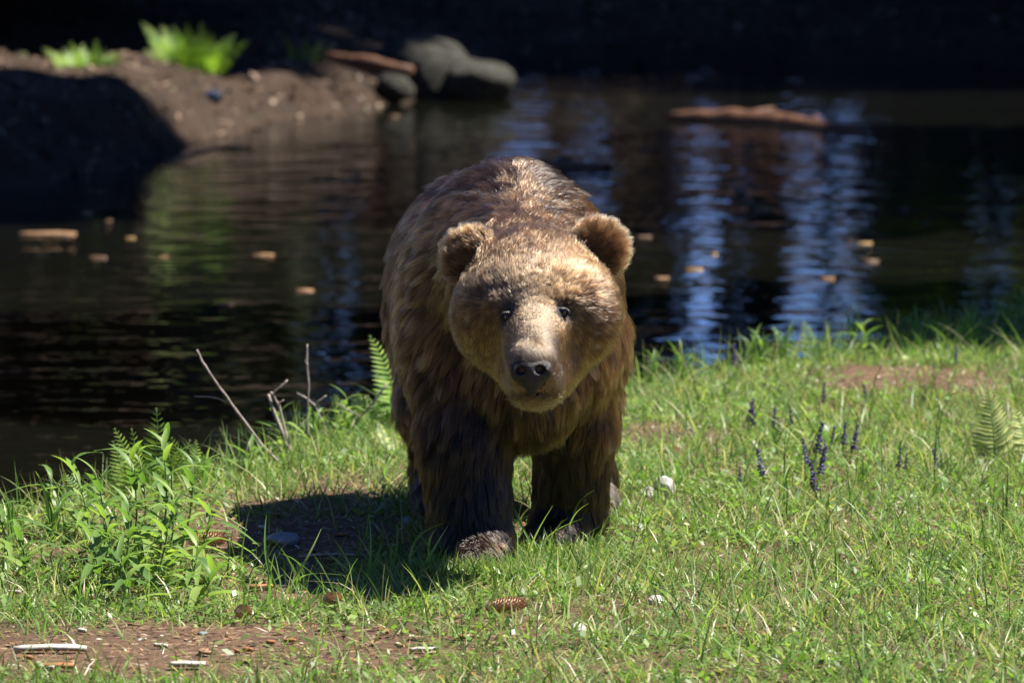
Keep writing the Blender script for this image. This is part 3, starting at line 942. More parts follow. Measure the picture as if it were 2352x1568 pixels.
# stray guard hairs stand off the coat
# colours
def mixv(a, b, w): return a * (1 - w[:, None]) + b * w[:, None]
n1 = fbm(P0[:, 0] * 6 + P0[:, 1] * 3, P0[:, 2] * 6 + P0[:, 1] * 2, 1)
gold, tan = np.array([0.145, 0.083, 0.037]), np.array([0.155, 0.080, 0.036])
umber, choc, pale = np.array([0.074, 0.035, 0.0165]), np.array([0.0165, 0.0080, 0.0046]), np.array([0.165, 0.125, 0.085])
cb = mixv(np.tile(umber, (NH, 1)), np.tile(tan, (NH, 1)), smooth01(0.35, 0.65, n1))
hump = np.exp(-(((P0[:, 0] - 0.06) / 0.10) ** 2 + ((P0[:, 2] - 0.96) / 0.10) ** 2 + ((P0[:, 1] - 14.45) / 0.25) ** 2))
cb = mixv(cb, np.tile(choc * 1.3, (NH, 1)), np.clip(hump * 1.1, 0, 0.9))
cb = mixv(cb, np.tile(choc, (NH, 1)), (1 - smooth01(0.32, 0.60, P0[:, 2] + 0.10 * smooth01(0.02, 0.2, P0[:, 0]) + 0.12 * smooth01(14.6, 15.0, P0[:, 1]))))  # dark leg fur, kept paler on the right as painted-in sunlight
chh = mixv(np.tile(gold, (NH, 1)), np.tile(umber * 1.2, (NH, 1)), smooth01(0.45, 0.75, n1) * 0.7)
bridge = np.exp(-((Hd[:, 0] / 0.045) ** 2)) * smooth01(0.08, 0.14, Hd[:, 1]) * smooth01(-0.13, -0.08, Hd[:, 2])
chh = mixv(chh, np.tile(pale, (NH, 1)), np.clip(bridge * 0.4, 0, 1))
lipw = smooth01(0.20, 0.25, Hd[:, 1]) * (1 - smooth01(-0.14, -0.10, Hd[:, 2]))
chh = mixv(chh, np.tile(np.array([0.12, 0.080, 0.045]), (NH, 1)), lipw * 0.6)
mouth = np.exp(-((Hd[:, 2] + 0.178) / 0.010) ** 2) * smooth01(0.20, 0.25, Hd[:, 1])
chh = mixv(chh, np.tile(choc, (NH, 1)), np.clip(mouth, 0, 1) * 0.9)
eyew = 1 - smooth01(0.019, 0.040, eye_d)
chh = mixv(chh, np.tile(choc * 0.8, (NH, 1)), eyew * 0.95)
inner = (1 - smooth01(0.040, 0.060, ear)) * (N0[:, 1] < -0.2)
chh = mixv(chh, np.tile(choc * 2.0, (NH, 1)), np.clip(inner, 0, 1) * 0.6)
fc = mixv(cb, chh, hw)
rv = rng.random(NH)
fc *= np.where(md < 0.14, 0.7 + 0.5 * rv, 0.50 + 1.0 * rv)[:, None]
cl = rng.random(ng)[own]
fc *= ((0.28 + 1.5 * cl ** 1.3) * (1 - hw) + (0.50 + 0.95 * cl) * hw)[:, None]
light = (0.65 * cl + 0.35 * rng.random(NH)) > 1 - 0.34 * (md > 0.14) * (0.4 + 0.6 * smooth01(0.3, 0.6, P0[:, 2]))  # pale strands, more of them on the upper body as painted-in sunlight
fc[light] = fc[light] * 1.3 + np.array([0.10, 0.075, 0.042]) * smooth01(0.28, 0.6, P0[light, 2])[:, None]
t = NT('bear_fur')
at = t.n('Attribute', attribute_name='fur_color')
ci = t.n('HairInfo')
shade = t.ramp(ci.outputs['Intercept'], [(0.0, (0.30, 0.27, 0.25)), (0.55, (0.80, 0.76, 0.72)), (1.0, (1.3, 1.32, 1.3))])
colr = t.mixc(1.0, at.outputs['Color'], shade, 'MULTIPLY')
hb = t.n('BsdfHairPrincipled', model='CHIANG', parametrization='COLOR')
t.l(colr, hb.inputs['Color'])
hb.inputs['Roughness'].default_value = 0.22
hb.inputs['Radial Roughness'].default_value = 0.35
hb.inputs['Coat'].default_value = 0.0
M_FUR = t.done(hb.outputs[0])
hcv = bpy.data.hair_curves.new('fur')
hcv.add_curves([NPT] * NH)
hcv.position_data.foreach_set('vector', K.reshape(-1).astype(np.float32)) if hasattr(hcv, 'position_data') else hcv.attributes['position'].data.foreach_set('vector', K.reshape(-1))
rad0 = (0.00085 * (1 - hw) + 0.00056 * hw) * (0.8 + 0.4 * rng.random(NH))
rad = (rad0[:, None] * np.array([1.0, 1.0, 0.95, 0.8, 0.55, 0.12])[None]).astype(np.float32)
ra = hcv.attributes.get('radius') or hcv.attributes.new('radius', 'FLOAT', 'POINT')
ra.data.foreach_set('value', rad.ravel())
fa = hcv.attributes.new('fur_color', 'FLOAT_COLOR', 'CURVE')
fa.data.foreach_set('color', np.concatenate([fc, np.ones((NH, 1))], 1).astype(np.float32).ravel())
hcv.materials.append(M_FUR)
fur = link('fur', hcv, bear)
bear.location.z = -0.018
del K, N0, F

# ---- claws
M_CLAW = mat_noise('claw', (0.03, 0.022, 0.018), (0.10, 0.075, 0.055), 60, 0.4, 0.1, 0.002)
for (cx_, cy_, rz, wd) in ((-0.102, 14.150, 0.0, 0.062), (0.082, 14.475, -0.35, 0.05), (-0.19, 15.01, 0, 0.045), (0.20, 14.95, 0, 0.045)):
    for k in range(5):
        s = (k - 2) / 2.0
        cm = MB()
        pts = [(0, 0.02, 0.036), (0, -0.012, 0.034), (0, -0.032, 0.024), (0, -0.042, 0.008)]
        cm.tube(pts, [0.0065, 0.006, 0.004, 0.001], 7)
        x_, y_ = s * wd, 0.018 * s * s
        link('claw', cm.mesh('claw', M_CLAW), bear, loc=(cx_ + x_ * math.cos(rz), cy_ + y_ + x_ * math.sin(rz), 0.0), rot=(0, 0, rz + s * 0.25))
# ================================================================== the lawn and its plants
def in_view(x, y, m=0.45): return np.abs(x) < 1176 / FPX * y + m


BARE = [(250, 1510, 560, 75, 0.85), (720, 1495, 300, 45, 0.6), (150, 1290, 160, 40, 0.55), (640, 1230, 330, 110, 0.75), (470, 1270, 130, 40, 0.5), (700, 1360, 180, 30, 0.6), (800, 1120, 180, 30, 0.45),
        (2100, 880, 330, 40, 1.0), (1660, 1085, 110, 30, 0.6), (1500, 1000, 90, 30, 0.5), (1000, 1450, 160, 25, 0.5), (2250, 1440, 100, 30, 0.3), (1620, 1480, 160, 25, 0.35), (520, 1150, 120, 25, 0.45)]


def bareness(x, y):
    d = FPX / y
    px, py = CX + x * d, (CAM_H * d) - 530
    b = np.zeros(np.shape(x))
    wx, wy = 120 * (fbm(x * 3, y * 3, 6) - 0.5), 60 * (fbm(x * 3, y * 3, 2) - 0.5)
    for (cx_, cy_, rx, ry, s) in BARE:
        q = np.hypot((px + wx - cx_) / rx, (py + wy - cy_) / ry)
        b = np.maximum(b, s * (1 - smooth01(0.6, 1.15, q)))
    return np.clip(b + 1.4 * (fbm(x * 4 + 4, y * 4, 4) - 0.50), 0, 1)


PAWS = np.array([(-0.102, 14.265, 0.10), (0.12, 14.56, 0.095), (-0.19, 15.15, 0.09), (0.20, 15.1, 0.09), (-0.102, 14.17, 0.07), (0.15, 14.62, 0.08)])


def lawn_points(n, need):
    x = rng.uniform(-2.6, 3.0, n); y = rng.uniform(11.7, 21.0, n)
    ok = in_view(x, y) & (shore_near(x, y) > -0.06)
    for (a, b, r) in PAWS: ok &= np.hypot(x - a, y - b) > r * 0.72
    x, y = x[ok], y[ok]
    b = bareness(x, y)
    k = rng.random(len(x)) < need(b, x, y)
    return x[k], y[k], b[k]


def blades(name, x, y, Ls, W, lean, cols, mat, nseg=2, bend=0.6):
    """bent tapering blades, one mesh"""
    n = len(x); z = ground_z(x, y) - 0.004
    a = rng.random(n) * 2 * math.pi
    dx, dy = np.cos(a), np.sin(a)
    th = rng.random(n) * 2 * math.pi
    sx, sy = np.cos(th), np.sin(th)
    rows = []
    lean = np.abs(lean) + 0.05
    for i in range(nseg + 1):
        tt = i / nseg
        out = Ls * (lean * tt + bend * lean * tt * tt)
        up = Ls * tt * np.clip(1 - 0.35 * lean * tt - 0.25 * lean * lean * tt, 0.15, 1)
        c = np.stack([x + dx * out, y + dy * out, z + up], -1)
        w = (W * (1 - 0.85 * tt ** 1.5) * 0.5)[:, None] if i < nseg else None
        s3 = np.stack([sx, sy, np.zeros(n)], -1)
        if i < nseg: rows += [c - s3 * w, c + s3 * w]
        else: rows += [c]
    m = len(rows)
    v = np.stack(rows, 1).reshape(-1, 3)
    base = (np.arange(n) * m)[:, None]
    tr = []
    for i in range(nseg - 1):
        q = 2 * i
        tr += [(q, q + 1, q + 3), (q, q + 3, q + 2)]
    q = 2 * (nseg - 1)
    tr += [(q, q + 1, q + 2)]
    f = np.concatenate([base + np.array(t_)[None] for t_ in tr])
    c = np.repeat(cols, m, 0)
    return np_mesh(name, v, f, mat, colors=c)


M_GRASS = mat_leaf('grass_blades', trans=0.45, rough=0.40, spec=0.4)
M_LITTER = mat_leaf('dry_litter', trans=0.10, rough=0.6, spec=0.35, tmul=(1, 1, 1))


def pal(n, cols, p=None, var=0.45):
    c = np.array(cols)[rng.choice(len(cols), n, p=p)]
    return c * (1 - var + 2 * var * rng.random((n, 1)))


GR = [(0.160, 0.270, 0.064), (0.098, 0.205, 0.052), (0.235, 0.320, 0.110), (0.36, 0.37, 0.16), (0.48, 0.42, 0.26), (0.080, 0.15, 0.035)]
x, y, b = lawn_points(300000, lambda b, x, y: np.clip(1.02 - 1.15 * b, 0.02, 1) * (0.55 + 0.45 * smooth01(0.35, 0.6, fbm(x * 2, y * 2, 5))))
n = len(x)
Ls = rng.gamma(5, 0.0083, n) * (0.7 + 0.8 * fbm(x * 2.5, y * 2.5, 6))
tag(link('lawn_grass', blades('lawn_grass', x, y, Ls, rng.uniform(0.003, 0.0068, n), rng.gamma(2.2, 0.32, n), pal(n, GR, [0.27, 0.22, 0.21, 0.13, 0.09, 0.08]), M_GRASS)), 'short bright green grass covering the bank', 'grass', kind='stuff')
NGR = n
# longer blades scattered in the lawn, more along the water and at the right
x, y, b = lawn_points(80000, lambda b, x, y: np.clip(0.08 + 0.55 * (1 - smooth01(0.0, 0.45, shore_near(x, y))) + 0.10 * smooth01(0.4, 1.4, x), 0, 1) * np.clip(1.1 - b, 0.05, 1))
n = len(x)
tag(link('tall_grass', blades('tall_grass', x, y, rng.uniform(0.07, 0.19, n), rng.uniform(0.003, 0.006, n), rng.gamma(2.0, 0.22, n), pal(n, GR[:4], None, 0.3), M_GRASS, nseg=4)), 'longer loose grass blades standing up out of the lawn', 'grass', kind='stuff')
# grass standing round the front paws
x = np.concatenate([rng.normal(-0.10, 0.11, 900), rng.normal(0.12, 0.12, 700), rng.normal(0.15, 0.25, 500)]); y = np.concatenate([14.08 - np.abs(rng.normal(0, 0.06, 900)), 14.40 - np.abs(rng.normal(0, 0.06, 700)), 14.25 - np.abs(rng.normal(0, 0.10, 500))])
n = len(x)
tag(link('paw_grass', blades('paw_grass', x, y, rng.uniform(0.04, 0.085, n), rng.uniform(0.003, 0.005, n), rng.gamma(2.0, 0.22, n), pal(n, GR[:4], None, 0.3), M_GRASS, nseg=3)), 'fresh grass closing over the front paws of the bear', 'grass', kind='stuff')
# small broad leaves of clover and herbs between the blades
x, y, b = lawn_points(170000, lambda b, x, y: np.clip(0.9 - 0.95 * b, 0.05, 1) * smooth01(0.38, 0.62, fbm(x * 3.5 + 9, y * 3.5, 7)))
n = len(x)
a = rng.random(n) * 6.283; el = rng.normal(0.25, 0.35, n)
d = np.stack([np.cos(a) * np.cos(el), np.sin(a) * np.cos(el), np.sin(el)], -1)
sd = np.stack([-np.sin(a), np.cos(a), rng.normal(0, 0.35, n)], -1)
s = np.clip(rng.gamma(4, 0.0028, n), 0.004, 0.017)[:, None]
c = np.stack([x, y, ground_z(x, y) + rng.uniform(0.003, 0.028, n)], -1)
v = np.stack([c, c + d * s + sd * s * 0.45, c + d * s * 2.0, c + d * s - sd * s * 0.45], 1).reshape(-1, 3)
tag(link('clover_leaves', np_mesh('clover_leaves', v, np.arange(4 * n).reshape(-1, 4), M_GRASS, colors=np.repeat(pal(n, [(0.14, 0.25, 0.04), (0.10, 0.19, 0.035), (0.22, 0.30, 0.09), (0.17, 0.26, 0.07)]), 4, 0))), 'low clover and herb leaves mixed into the grass', 'ground cover', kind='stuff')
# needles, bark crumbs and dry bits on the soil
x, y, b = lawn_points(120000, lambda b, x, y: np.clip(0.12 + 0.75 * b, 0, 1))
n = len(x)
a = rng.random(n) * 6.283; el = rng.normal(0.05, 0.16, n)
big = rng.random(n) < 0.28
ln = np.where(big, rng.uniform(0.004, 0.012, n), rng.uniform(0.008, 0.022, n))[:, None]
wd = np.where(big, rng.uniform(0.3, 0.8, n), rng.uniform(0.04, 0.10, n))[:, None] * ln
d = np.stack([np.cos(a) * np.cos(el), np.sin(a) * np.cos(el), np.sin(el)], -1)
sd = np.stack([-np.sin(a), np.cos(a), rng.normal(0, 0.25, n)], -1)
c = np.stack([x, y, ground_z(x, y) + rng.uniform(0.002, 0.010, n)], -1)
v = np.stack([c - d * ln, c + sd * wd, c + d * ln, c - sd * wd], 1).reshape(-1, 3)
lit = pal(n, [(0.22, 0.115, 0.055), (0.30, 0.19, 0.10), (0.11, 0.055, 0.03), (0.45, 0.38, 0.28), (0.62, 0.58, 0.50), (0.28, 0.10, 0.04)], [0.29, 0.24, 0.25, 0.11, 0.03, 0.08], 0.3)
tag(link('forest_litter', np_mesh('forest_litter', v, np.arange(4 * n).reshape(-1, 4), M_LITTER, colors=np.repeat(lit, 4, 0))), 'brown needles, bark crumbs and dry bits strewn over the bare soil', 'litter', kind='stuff')
# litter of the far banks, coarser
xs_, ys_ = rng.uniform(-4.6, 5.0, 26000), rng.uniform(29.5, 50, 26000)
k = shore_far(xs_, ys_) > 0.05
x, y = xs_[k], ys_[k]; n = len(x)
a = rng.random(n) * 6.283; el = rng.normal(0.1, 0.35, n)
ln = rng.uniform(0.012, 0.05, n)[:, None]; wd = ln * rng.uniform(0.15, 0.6, n)[:, None]
d = np.stack([np.cos(a) * np.cos(el), np.sin(a) * np.cos(el), np.sin(el)], -1)
sd = np.stack([-np.sin(a), np.cos(a), rng.normal(0, 0.4, n)], -1)
c = np.stack([x, y, ground_z(x, y) + rng.uniform(0.004, 0.02, n)], -1)
v = np.stack([c - d * ln, c + sd * wd, c + d * ln, c - sd * wd], 1).reshape(-1, 3)
tag(link('bank_litter', np_mesh('bank_litter', v, np.arange(4 * n).reshape(-1, 4), M_LITTER, colors=np.repeat(pal(n, [(0.10, 0.06, 0.035), (0.16, 0.10, 0.06), (0.30, 0.22, 0.15), (0.06, 0.035, 0.02), (0.07, 0.10, 0.03)], [0.3, 0.25, 0.13, 0.25, 0.07]), 4, 0))), 'dead leaves and twigs littering the earth banks across the pond', 'litter', kind='stuff')

# ---- leaves and fronds as single pieces
M_FERN = mat_leaf('fern_green', base=(0.24, 0.40, 0.06), trans=0.5, rough=0.45)
M_FERNPALE = mat_leaf('fern_pale', base=(0.46, 0.52, 0.20), trans=0.45, rough=0.5)
M_HERB = mat_leaf('herb_green', base=(0.165, 0.275, 0.062), trans=0.48, rough=0.48, spec=0.45)
M_STEM = mat_noise('green_stem', (0.10, 0.16, 0.05), (0.16, 0.22, 0.08), 40, 0.55, 0.1, 0.001)


def leaf_mesh(name, mat, width=0.2, droop=0.35, fold=0.25, rows=8, lobes=0, wav=0.0):
    v, f = [], []
    for i in range(rows + 1):
        tt = i / rows
        w = width * 0.5 * (math.sin(math.pi * (tt * 0.93 + 0.07) ** 0.8) ** 0.8 if tt < 1 else 0)
        if lobes: w *= 0.72 + 0.28 * abs(math.sin(tt * math.pi * lobes))
        zc = 0.25 * tt * (1 - tt) * 2 * droop - droop * tt * tt
        wz = wav * math.sin(tt * 14)
        v += [(-w, tt, zc + fold * w + wz), (0, tt, zc), (w, tt, zc + fold * w - wz)]
    for i in range(rows):
        a = i * 3
        f += [(a, a + 1, a + 4, a + 3), (a + 1, a + 2, a + 5, a + 4)]
    return np_mesh(name, v, f, mat)


PINNA = [leaf_mesh('pinna', M_FERN, 0.19, 0.22, 0.3, 8, 7), leaf_mesh('pinna', M_FERNPALE, 0.22, 0.22, 0.3, 8, 7), leaf_mesh('pinna', M_FERN, 0.32, 0.15, 0.2, 5)]
LEAF = [leaf_mesh('leaf', M_HERB, 0.18, dr, 0.35, 8, 0, wv) for dr, wv in ((0.25, 0.0), (0.7, 0.012), (1.1, 0.015))]


def frame(pos, fwd, up_hint, s):
    f = Vector(fwd).normalized(); r = f.cross(Vector(up_hint)).normalized(); u = r.cross(f)
    m = Matrix(((r.x, f.x, u.x, 0), (r.y, f.y, u.y, 0), (r.z, f.z, u.z, 0), (0, 0, 0, 1)))
    return Matrix.Translation(Vector(pos)) @ m @ Matrix.Scale(s, 4)


def frond(parent, base, tip, wfrac=0.38, pale=False, curl=0.0, npair=16, facing=None, joined=False):
    """one fern frond from base to tip (parent coordinates): rachis and its pinnae"""
    base, tip = Vector(base), Vector(tip)
    L = (tip - base).length
    d = (tip - base) / L
    face = Vector(facing or (random.uniform(0.2, 1.0), -0.8, 0.6))
    side = d.cross(face).normalized(); nrm = side.cross(d).normalized()
    pts = []
    for i in range(13):
        tt = i / 12
        bow = math.sin(tt * math.pi) * 0.05 * L
        q = base + d * (L * tt) + nrm * (bow + curl * L * max(0, tt - 0.7) ** 1.3)
        pts.append(q)
    mb = MB(); mb.tube(pts, [0.0022 * (1.1 - 0.85 * i / 12) * (L / 0.2) ** 0.5 for i in range(13)], 5)
    rach = link('frond', mb.mesh('frond', M_STEM), parent)
    for i in range(npair):
        tt = 0.14 + 0.84 * i / (npair - 1)
        k = tt * 12; j = min(int(k), 11)
        q = pts[j].lerp(pts[j + 1], k - j)
        ln = L * wfrac * 0.80 * (1 - tt) ** 0.75 * (0.55 + 0.45 * min(1, tt / 0.3)) + 0.004
        for s in (-1, 1):
            fw = side * s + d * (0.28 + 0.25 * tt) + nrm * random.uniform(-0.05, 0.2)
            link('pinna', PINNA[1 if pale else 2 if joined else 0], rach, mtx=frame(q, fw, nrm, ln * random.uniform(0.9, 1.1)))
    return rach


def thing_at(name, p, label, cat, group=None):
    return tag(link(name, None, loc=p), label, cat, group)


def fern(bpx, bpy_, tips, label, group=None, y=None, pale=False, wfrac=0.4, curl=0.0, npair=15, scale_up=1.0, spread=3):
    p = on_bank(bpx, bpy_) if y is None else at_y(bpx, bpy_, y)
    if y is not None:
        p.z = min(p.z, max(gz1(p.x, p.y), WATER_Z) - 0.01)
    e = thing_at('fern', p, label, 'fern', group)
    for (tx, ty) in tips:
        q = at_y(tx, ty, p.y + random.uniform(-0.06, 0.06) * (p.y / 15)) - p
        b_ = Vector((random.uniform(-spread, spread) * 0.004, 0, 0)) + Vector((q.x * 0.25, 0, 0))
        frond(e, b_, q, wfrac, pale, curl, npair, joined=p.y > 30)
    return e


fern(330, 1130, [(268, 982), (365, 938), (440, 1012), (400, 1030)], 'young fern with curling bright green fronds behind the leafy herb clump', curl=-0.25, npair=14)
fern(300, 1160, [(262, 1010), (310, 985)], 'tall slender fern standing inside the leafy herb clump', curl=-0.3, npair=15)
fern(425, 1120, [(400, 1005), (455, 1010), (470, 1050)], 'bright green fern at the water edge right of the herb clump', curl=-0.3, npair=14)
fern(800, 990, [(770, 905), (825, 900), (850, 945)], 'light green fern in front of the leaning bare twig', curl=-0.25, npair=14)
fern(205, 1165, [(150, 1085), (215, 1090)], 'small curling fern at the water edge left of the leafy herb clump', curl=-0.35, npair=12)
fern(45, 1225, [(30, 1148), (60, 1160)], 'tiny curling fern standing alone at the water edge by tall grass', curl=-0.4, npair=12)
fern(945, 990, [(852, 768), (862, 850), (822, 905), (890, 900)], 'bright backlit fern half hidden behind the flank of the bear', curl=-0.1, npair=18)
fern(905, 1045, [(868, 968), (896, 985)], 'pale yellowish fern beside the front leg of the bear', pale=True, npair=13)
fern(2290, 1075, [(2268, 892), (2235, 1000)], 'upright yellow-green fern frond rising out of the lawn', pale=True, npair=18, wfrac=0.5)
fern(2375, 1060, [(2330, 935), (2400, 950)], 'leaning pale fern next to the upright fern in the lawn', pale=True, npair=15, wfrac=0.5)
fern(2190, 795, [(2120, 715), (2160, 725), (2222, 695), (2262, 735)], 'dark green fern in the shade of the bank, widest of its row', npair=14, wfrac=0.45)
fern(1880, 815, [(1845, 735), (1905, 740)], 'dark green fern at the water edge beside arching grass', npair=13, wfrac=0.45)
fern(2106, 812, [(2104, 762)], 'single small light green fern frond on the shaded bank', npair=12, wfrac=0.45)
# the three ferns on the mound across the pond
fern(200, 178, [(98, 112), (130, 128), (160, 96), (190, 102), (222, 92), (285, 118), (255, 135), (240, 112), (175, 130), (205, 120), (145, 112), (265, 120), (185, 115)], 'low bushy fern at the end of the earth mound across the pond', y=34.8, npair=13, wfrac=0.42)
fern(435, 155, [(325, 52), (330, 115), (370, 58), (400, 66), (430, 55), (462, 52), (490, 80), (540, 80), (570, 95), (520, 120), (380, 95), (450, 85), (350, 80), (500, 100), (415, 80), (475, 70), (395, 58), (340, 95), (530, 95)], 'largest sunlit fern on top of the earth mound across the pond', y=35.6, npair=14, wfrac=0.36)
fern(690, 150, [(648, 72), (705, 80), (740, 92), (765, 98)], 'sparse shaded fern beside the driftwood log across the pond', y=38.4, npair=12, wfrac=0.30)


def herb(px, py, hgt, nl, label, group, lean=(0, 0), big=1.0, y=None):
    p = on_bank(px, py)
    e = thing_at('leafy_herb', p, label, 'plant', group)
    top = Vector((lean[0], lean[1], hgt))
    pts = [top * tt + Vector((0.02 * math.sin(tt * 3), 0, 0)) * hgt * 3 for tt in np.linspace(0, 1, 7)]
    mb = MB(); mb.tube(pts, [0.0034, 0.0033, 0.003, 0.0027, 0.0024, 0.002, 0.0012], 6)
    link('stem', mb.mesh('stem', M_STEM), e)
    for k in range(nl):
        tt = 0.06 + 0.92 * k / (nl - 1)
        j = min(int(tt * 6), 5); q = pts[j].lerp(pts[j + 1], tt * 6 - j)
        a = k * 2.4 + random.uniform(-0.4, 0.4)
        up = 0.35 + 0.9 * tt
        ln = big * (0.150 - 0.070 * tt) * random.uniform(0.8, 1.2)
        link('leaf', LEAF[random.choice((0, 1, 1, 2) if tt < 0.7 else (0, 0, 1))], e, mtx=frame(q, (math.cos(a), math.sin(a), up), (0, 0, 1), ln))
    return e


HG = 'leafy herbs at the left of the lawn'
for (px, py, h_, nl, lx) in ((250, 1290, 0.20, 12, -0.02), (300, 1300, 0.24, 13, 0.0), (345, 1310, 0.27, 14, 0.02), (225, 1240, 0.17, 11, -0.05), (385, 1290, 0.22, 12, 0.04), (280, 1345, 0.18, 12, 0.02), (330, 1370, 0.15, 11, 0.05), (410, 1330, 0.16, 11, 0.05), (365, 1260, 0.25, 13, 0.0), (180, 1230, 0.13, 9, -0.04), (300, 1390, 0.10, 9, -0.03), (320, 1280, 0.23, 13, -0.01), (265, 1320, 0.16, 12, -0.03), (355, 1340, 0.19, 12, 0.03), (240, 1360, 0.12, 10, -0.02), (400, 1370, 0.12, 10, 0.03)):
    herb(px + (px - 300) * 0.25, py, h_ * 1.15, nl - 2, 'tall herb with long drooping lance leaves in the dense clump by the water', HG, (lx, random.uniform(-0.02, 0.02)), 1.05)
herb(60, 1330, 0.11, 9, 'short broad-leaved herb standing apart near the bare soil, left of the clump', None, (-0.02, 0), 1.0)
herb(20, 1300, 0.14, 9, 'broad-leaved herb leaning out of tall grass at the corner of the bank', None, (-0.03, 0), 1.1)
herb(450, 1390, 0.08, 8, 'low herb with one long arching leaf beside the spruce cone', None, (0.04, 0), 1.2)
herb(640, 1050, 0.13, 9, 'small leafy sprout at the base of the bare twigs', None, (0.0, 0), 0.8)
herb(780, 985, 0.12, 10, 'leafy sprout between the bare twigs and the bear', None, (0.02, 0), 0.8)
herb(560, 1090, 0.07, 7, 'low leafy sprout at the water edge left of the bare twigs', None, (0.02, 0), 0.8)
herb(1745, 850, 0.10, 10, 'bushy little plant at the crest under arching grass', None, (0, 0), 0.75)
herb(2080, 800, 0.09, 9, 'shaded leafy plant on the bank beside the small fern', None, (0, 0), 0.9)
herb(1980, 820, 0.10, 9, 'shaded leafy plant at the water edge between two ferns', None, (0, 0), 0.9)
herb(1830, 1270, 0.07, 7, 'small yellow-green seedling standing in the open lawn', None, (0, 0), 0.55)

# clover with round leaflets at the edge of the bear's shadow
M_CLOVER = mat_leaf('clover_green', base=(0.12, 0.22, 0.04), trans=0.5)
leaflet = leaf_mesh('leaflet', M_CLOVER, 0.95, 0.05, 0.15, 6)
for (px, py) in ((540, 1275), (560, 1285), (525, 1262), (590, 1300), (1385, 1262)):
    p = on_ground(px, py)
    e = thing_at('clover', p, 'young clover with round leaflets at the rim of the shadow' if px < 1000 else 'clover with round leaflets beside the paw of the bear', 'clover', 'clovers beside the shadow' if px < 1000 else None)
    for k in range(4):
        tip = Vector((random.uniform(-0.03, 0.03), random.uniform(-0.03, 0.03), random.uniform(0.03, 0.06)))
        mb = MB(); mb.tube([(0, 0, 0), tip * 0.5 + Vector((0, 0, 0.008)), tip], 0.0009, 5)
        st = link('stem', mb.mesh('stem', M_STEM), e)
        for j in range(3):
            a = j * 2.094 + k
            link('leaflet', leaflet, st, mtx=frame(tip, (math.cos(a), math.sin(a), 0.25), (0, 0, 1), 0.013))

# ---- tufts of long grass, each blade a piece
def tuft(px, py, tips, label, group=None, w=0.0085):
    p = on_bank(px, py)
    e = thing_at('grass_tuft', p, label, 'grass', group)
    for (bx, by, mx_, my_, tx, ty) in tips:
        b_, m_, t_ = at_y(bx, by, p.y), at_y(mx_, my_, p.y + random.uniform(-0.03, 0.02)), at_y(tx, ty, p.y + random.uniform(-0.08, 0.04))
        N_ = 9; v, f = [], []
        for i in range(N_):
            tt = i / (N_ - 1)
            c_ = b_ * (1 - tt) ** 2 + (m_ * 2 - (b_ + t_) * 0.5) * 2 * tt * (1 - tt) + t_ * tt * tt - p
            ww = w * 0.5 * (1 - tt ** 2.2 * 0.9)
            o_ = Vector((ww, ww * 0.5, 0))
            v += [c_ - o_, c_ + Vector((0, ww * 0.7, 0)), c_ + o_]
        for i in range(N_ - 1):
            a = i * 3
            f += [(a, a + 1, a + 4, a + 3), (a + 1, a + 2, a + 5, a + 4)]
        n_ = len(v)
        col = np.tile(pal(1, GR[:3], None, 0.2), (n_, 1)) * 1.4
        link('blade', np_mesh('blade', v, f, M_GRASS, colors=col), e)
    return e


def rnd_tips(px, py, n_, hgt, spread=70):
    out = []
    for _ in range(n_):
        bx = px + random.uniform(-spread * 0.25, spread * 0.25)
        s = random.uniform(-1, 1) * spread
        h_ = hgt * random.uniform(0.55, 1.1)
        bend = random.random() ** 2
        out.append((bx, py, bx + s * 0.30, py - h_ * 0.62, bx + s * (0.8 + bend), py - h_ * (1.0 - 0.45 * bend)))
    return out


tuft(650, 1360, [(640, 1360, 612, 1280, 612, 1182), (650, 1365, 680, 1330, 645, 1258), (655, 1360, 700, 1290, 738, 1213), (690, 1360, 700, 1320, 800, 1322), (700, 1365, 690, 1300, 640, 1270), (620, 1365, 618, 1330, 630, 1270)], 'tall grass tuft with crossing blades in front of the shadow of the bear')
tuft(830, 1340, [(830, 1340, 850, 1290, 848, 1180), (820, 1340, 800, 1290, 770, 1240), (850, 1345, 862, 1290, 880, 1240), (840, 1345, 790, 1300, 740, 1262), (870, 1345, 905, 1290, 912, 1205)], 'upright grass tuft between the shadow and the forward paw')
tuft(960, 1330, [(950, 1335, 955, 1240, 1045, 1196), (990, 1330, 990, 1270, 962, 1225), (955, 1335, 990, 1270, 1030, 1205), (1000, 1330, 985, 1260, 1000, 1215), (930, 1335, 900, 1290, 905, 1240)], 'arching grass tuft against the dark outer side of the forward paw')
tuft(1180, 1290, [(1200, 1290, 1160, 1170, 1128, 1200), (1195, 1290, 1180, 1230, 1125, 1180), (1100, 1300, 1120, 1250, 1190, 1250), (1215, 1290, 1225, 1240, 1270, 1160), (1240, 1285, 1200, 1210, 1175, 1160), (1235, 1285, 1260, 1230, 1340, 1190), (1170, 1300, 1140, 1260, 1148, 1215)], 'thick grass tuft growing between the two front paws', w=0.0062)
tuft(1330, 1270, [(1330, 1270, 1318, 1180, 1365, 1125), (1310, 1270, 1310, 1200, 1352, 1155), (1345, 1270, 1370, 1230, 1400, 1195), (1320, 1275, 1350, 1235, 1300, 1210)], 'thin grass tuft in front of the paw that is set back', w=0.005)
tuft(1500, 885, rnd_tips(1500, 885, 9, 95, 30), 'tall grass tuft at the water edge right behind the bear')
tuft(1570, 880, rnd_tips(1570, 880, 8, 110, 55), 'loose grass tuft at the water edge with one blade bent far over')
tuft(1730, 830, rnd_tips(1730, 830, 9, 100, 45), 'arching grass tuft on the crest of the bank above the lilac flowers')
tuft(1800, 830, rnd_tips(1800, 830, 8, 95, 35), 'grass tuft with hooked tips at the end of the sunlit bank')
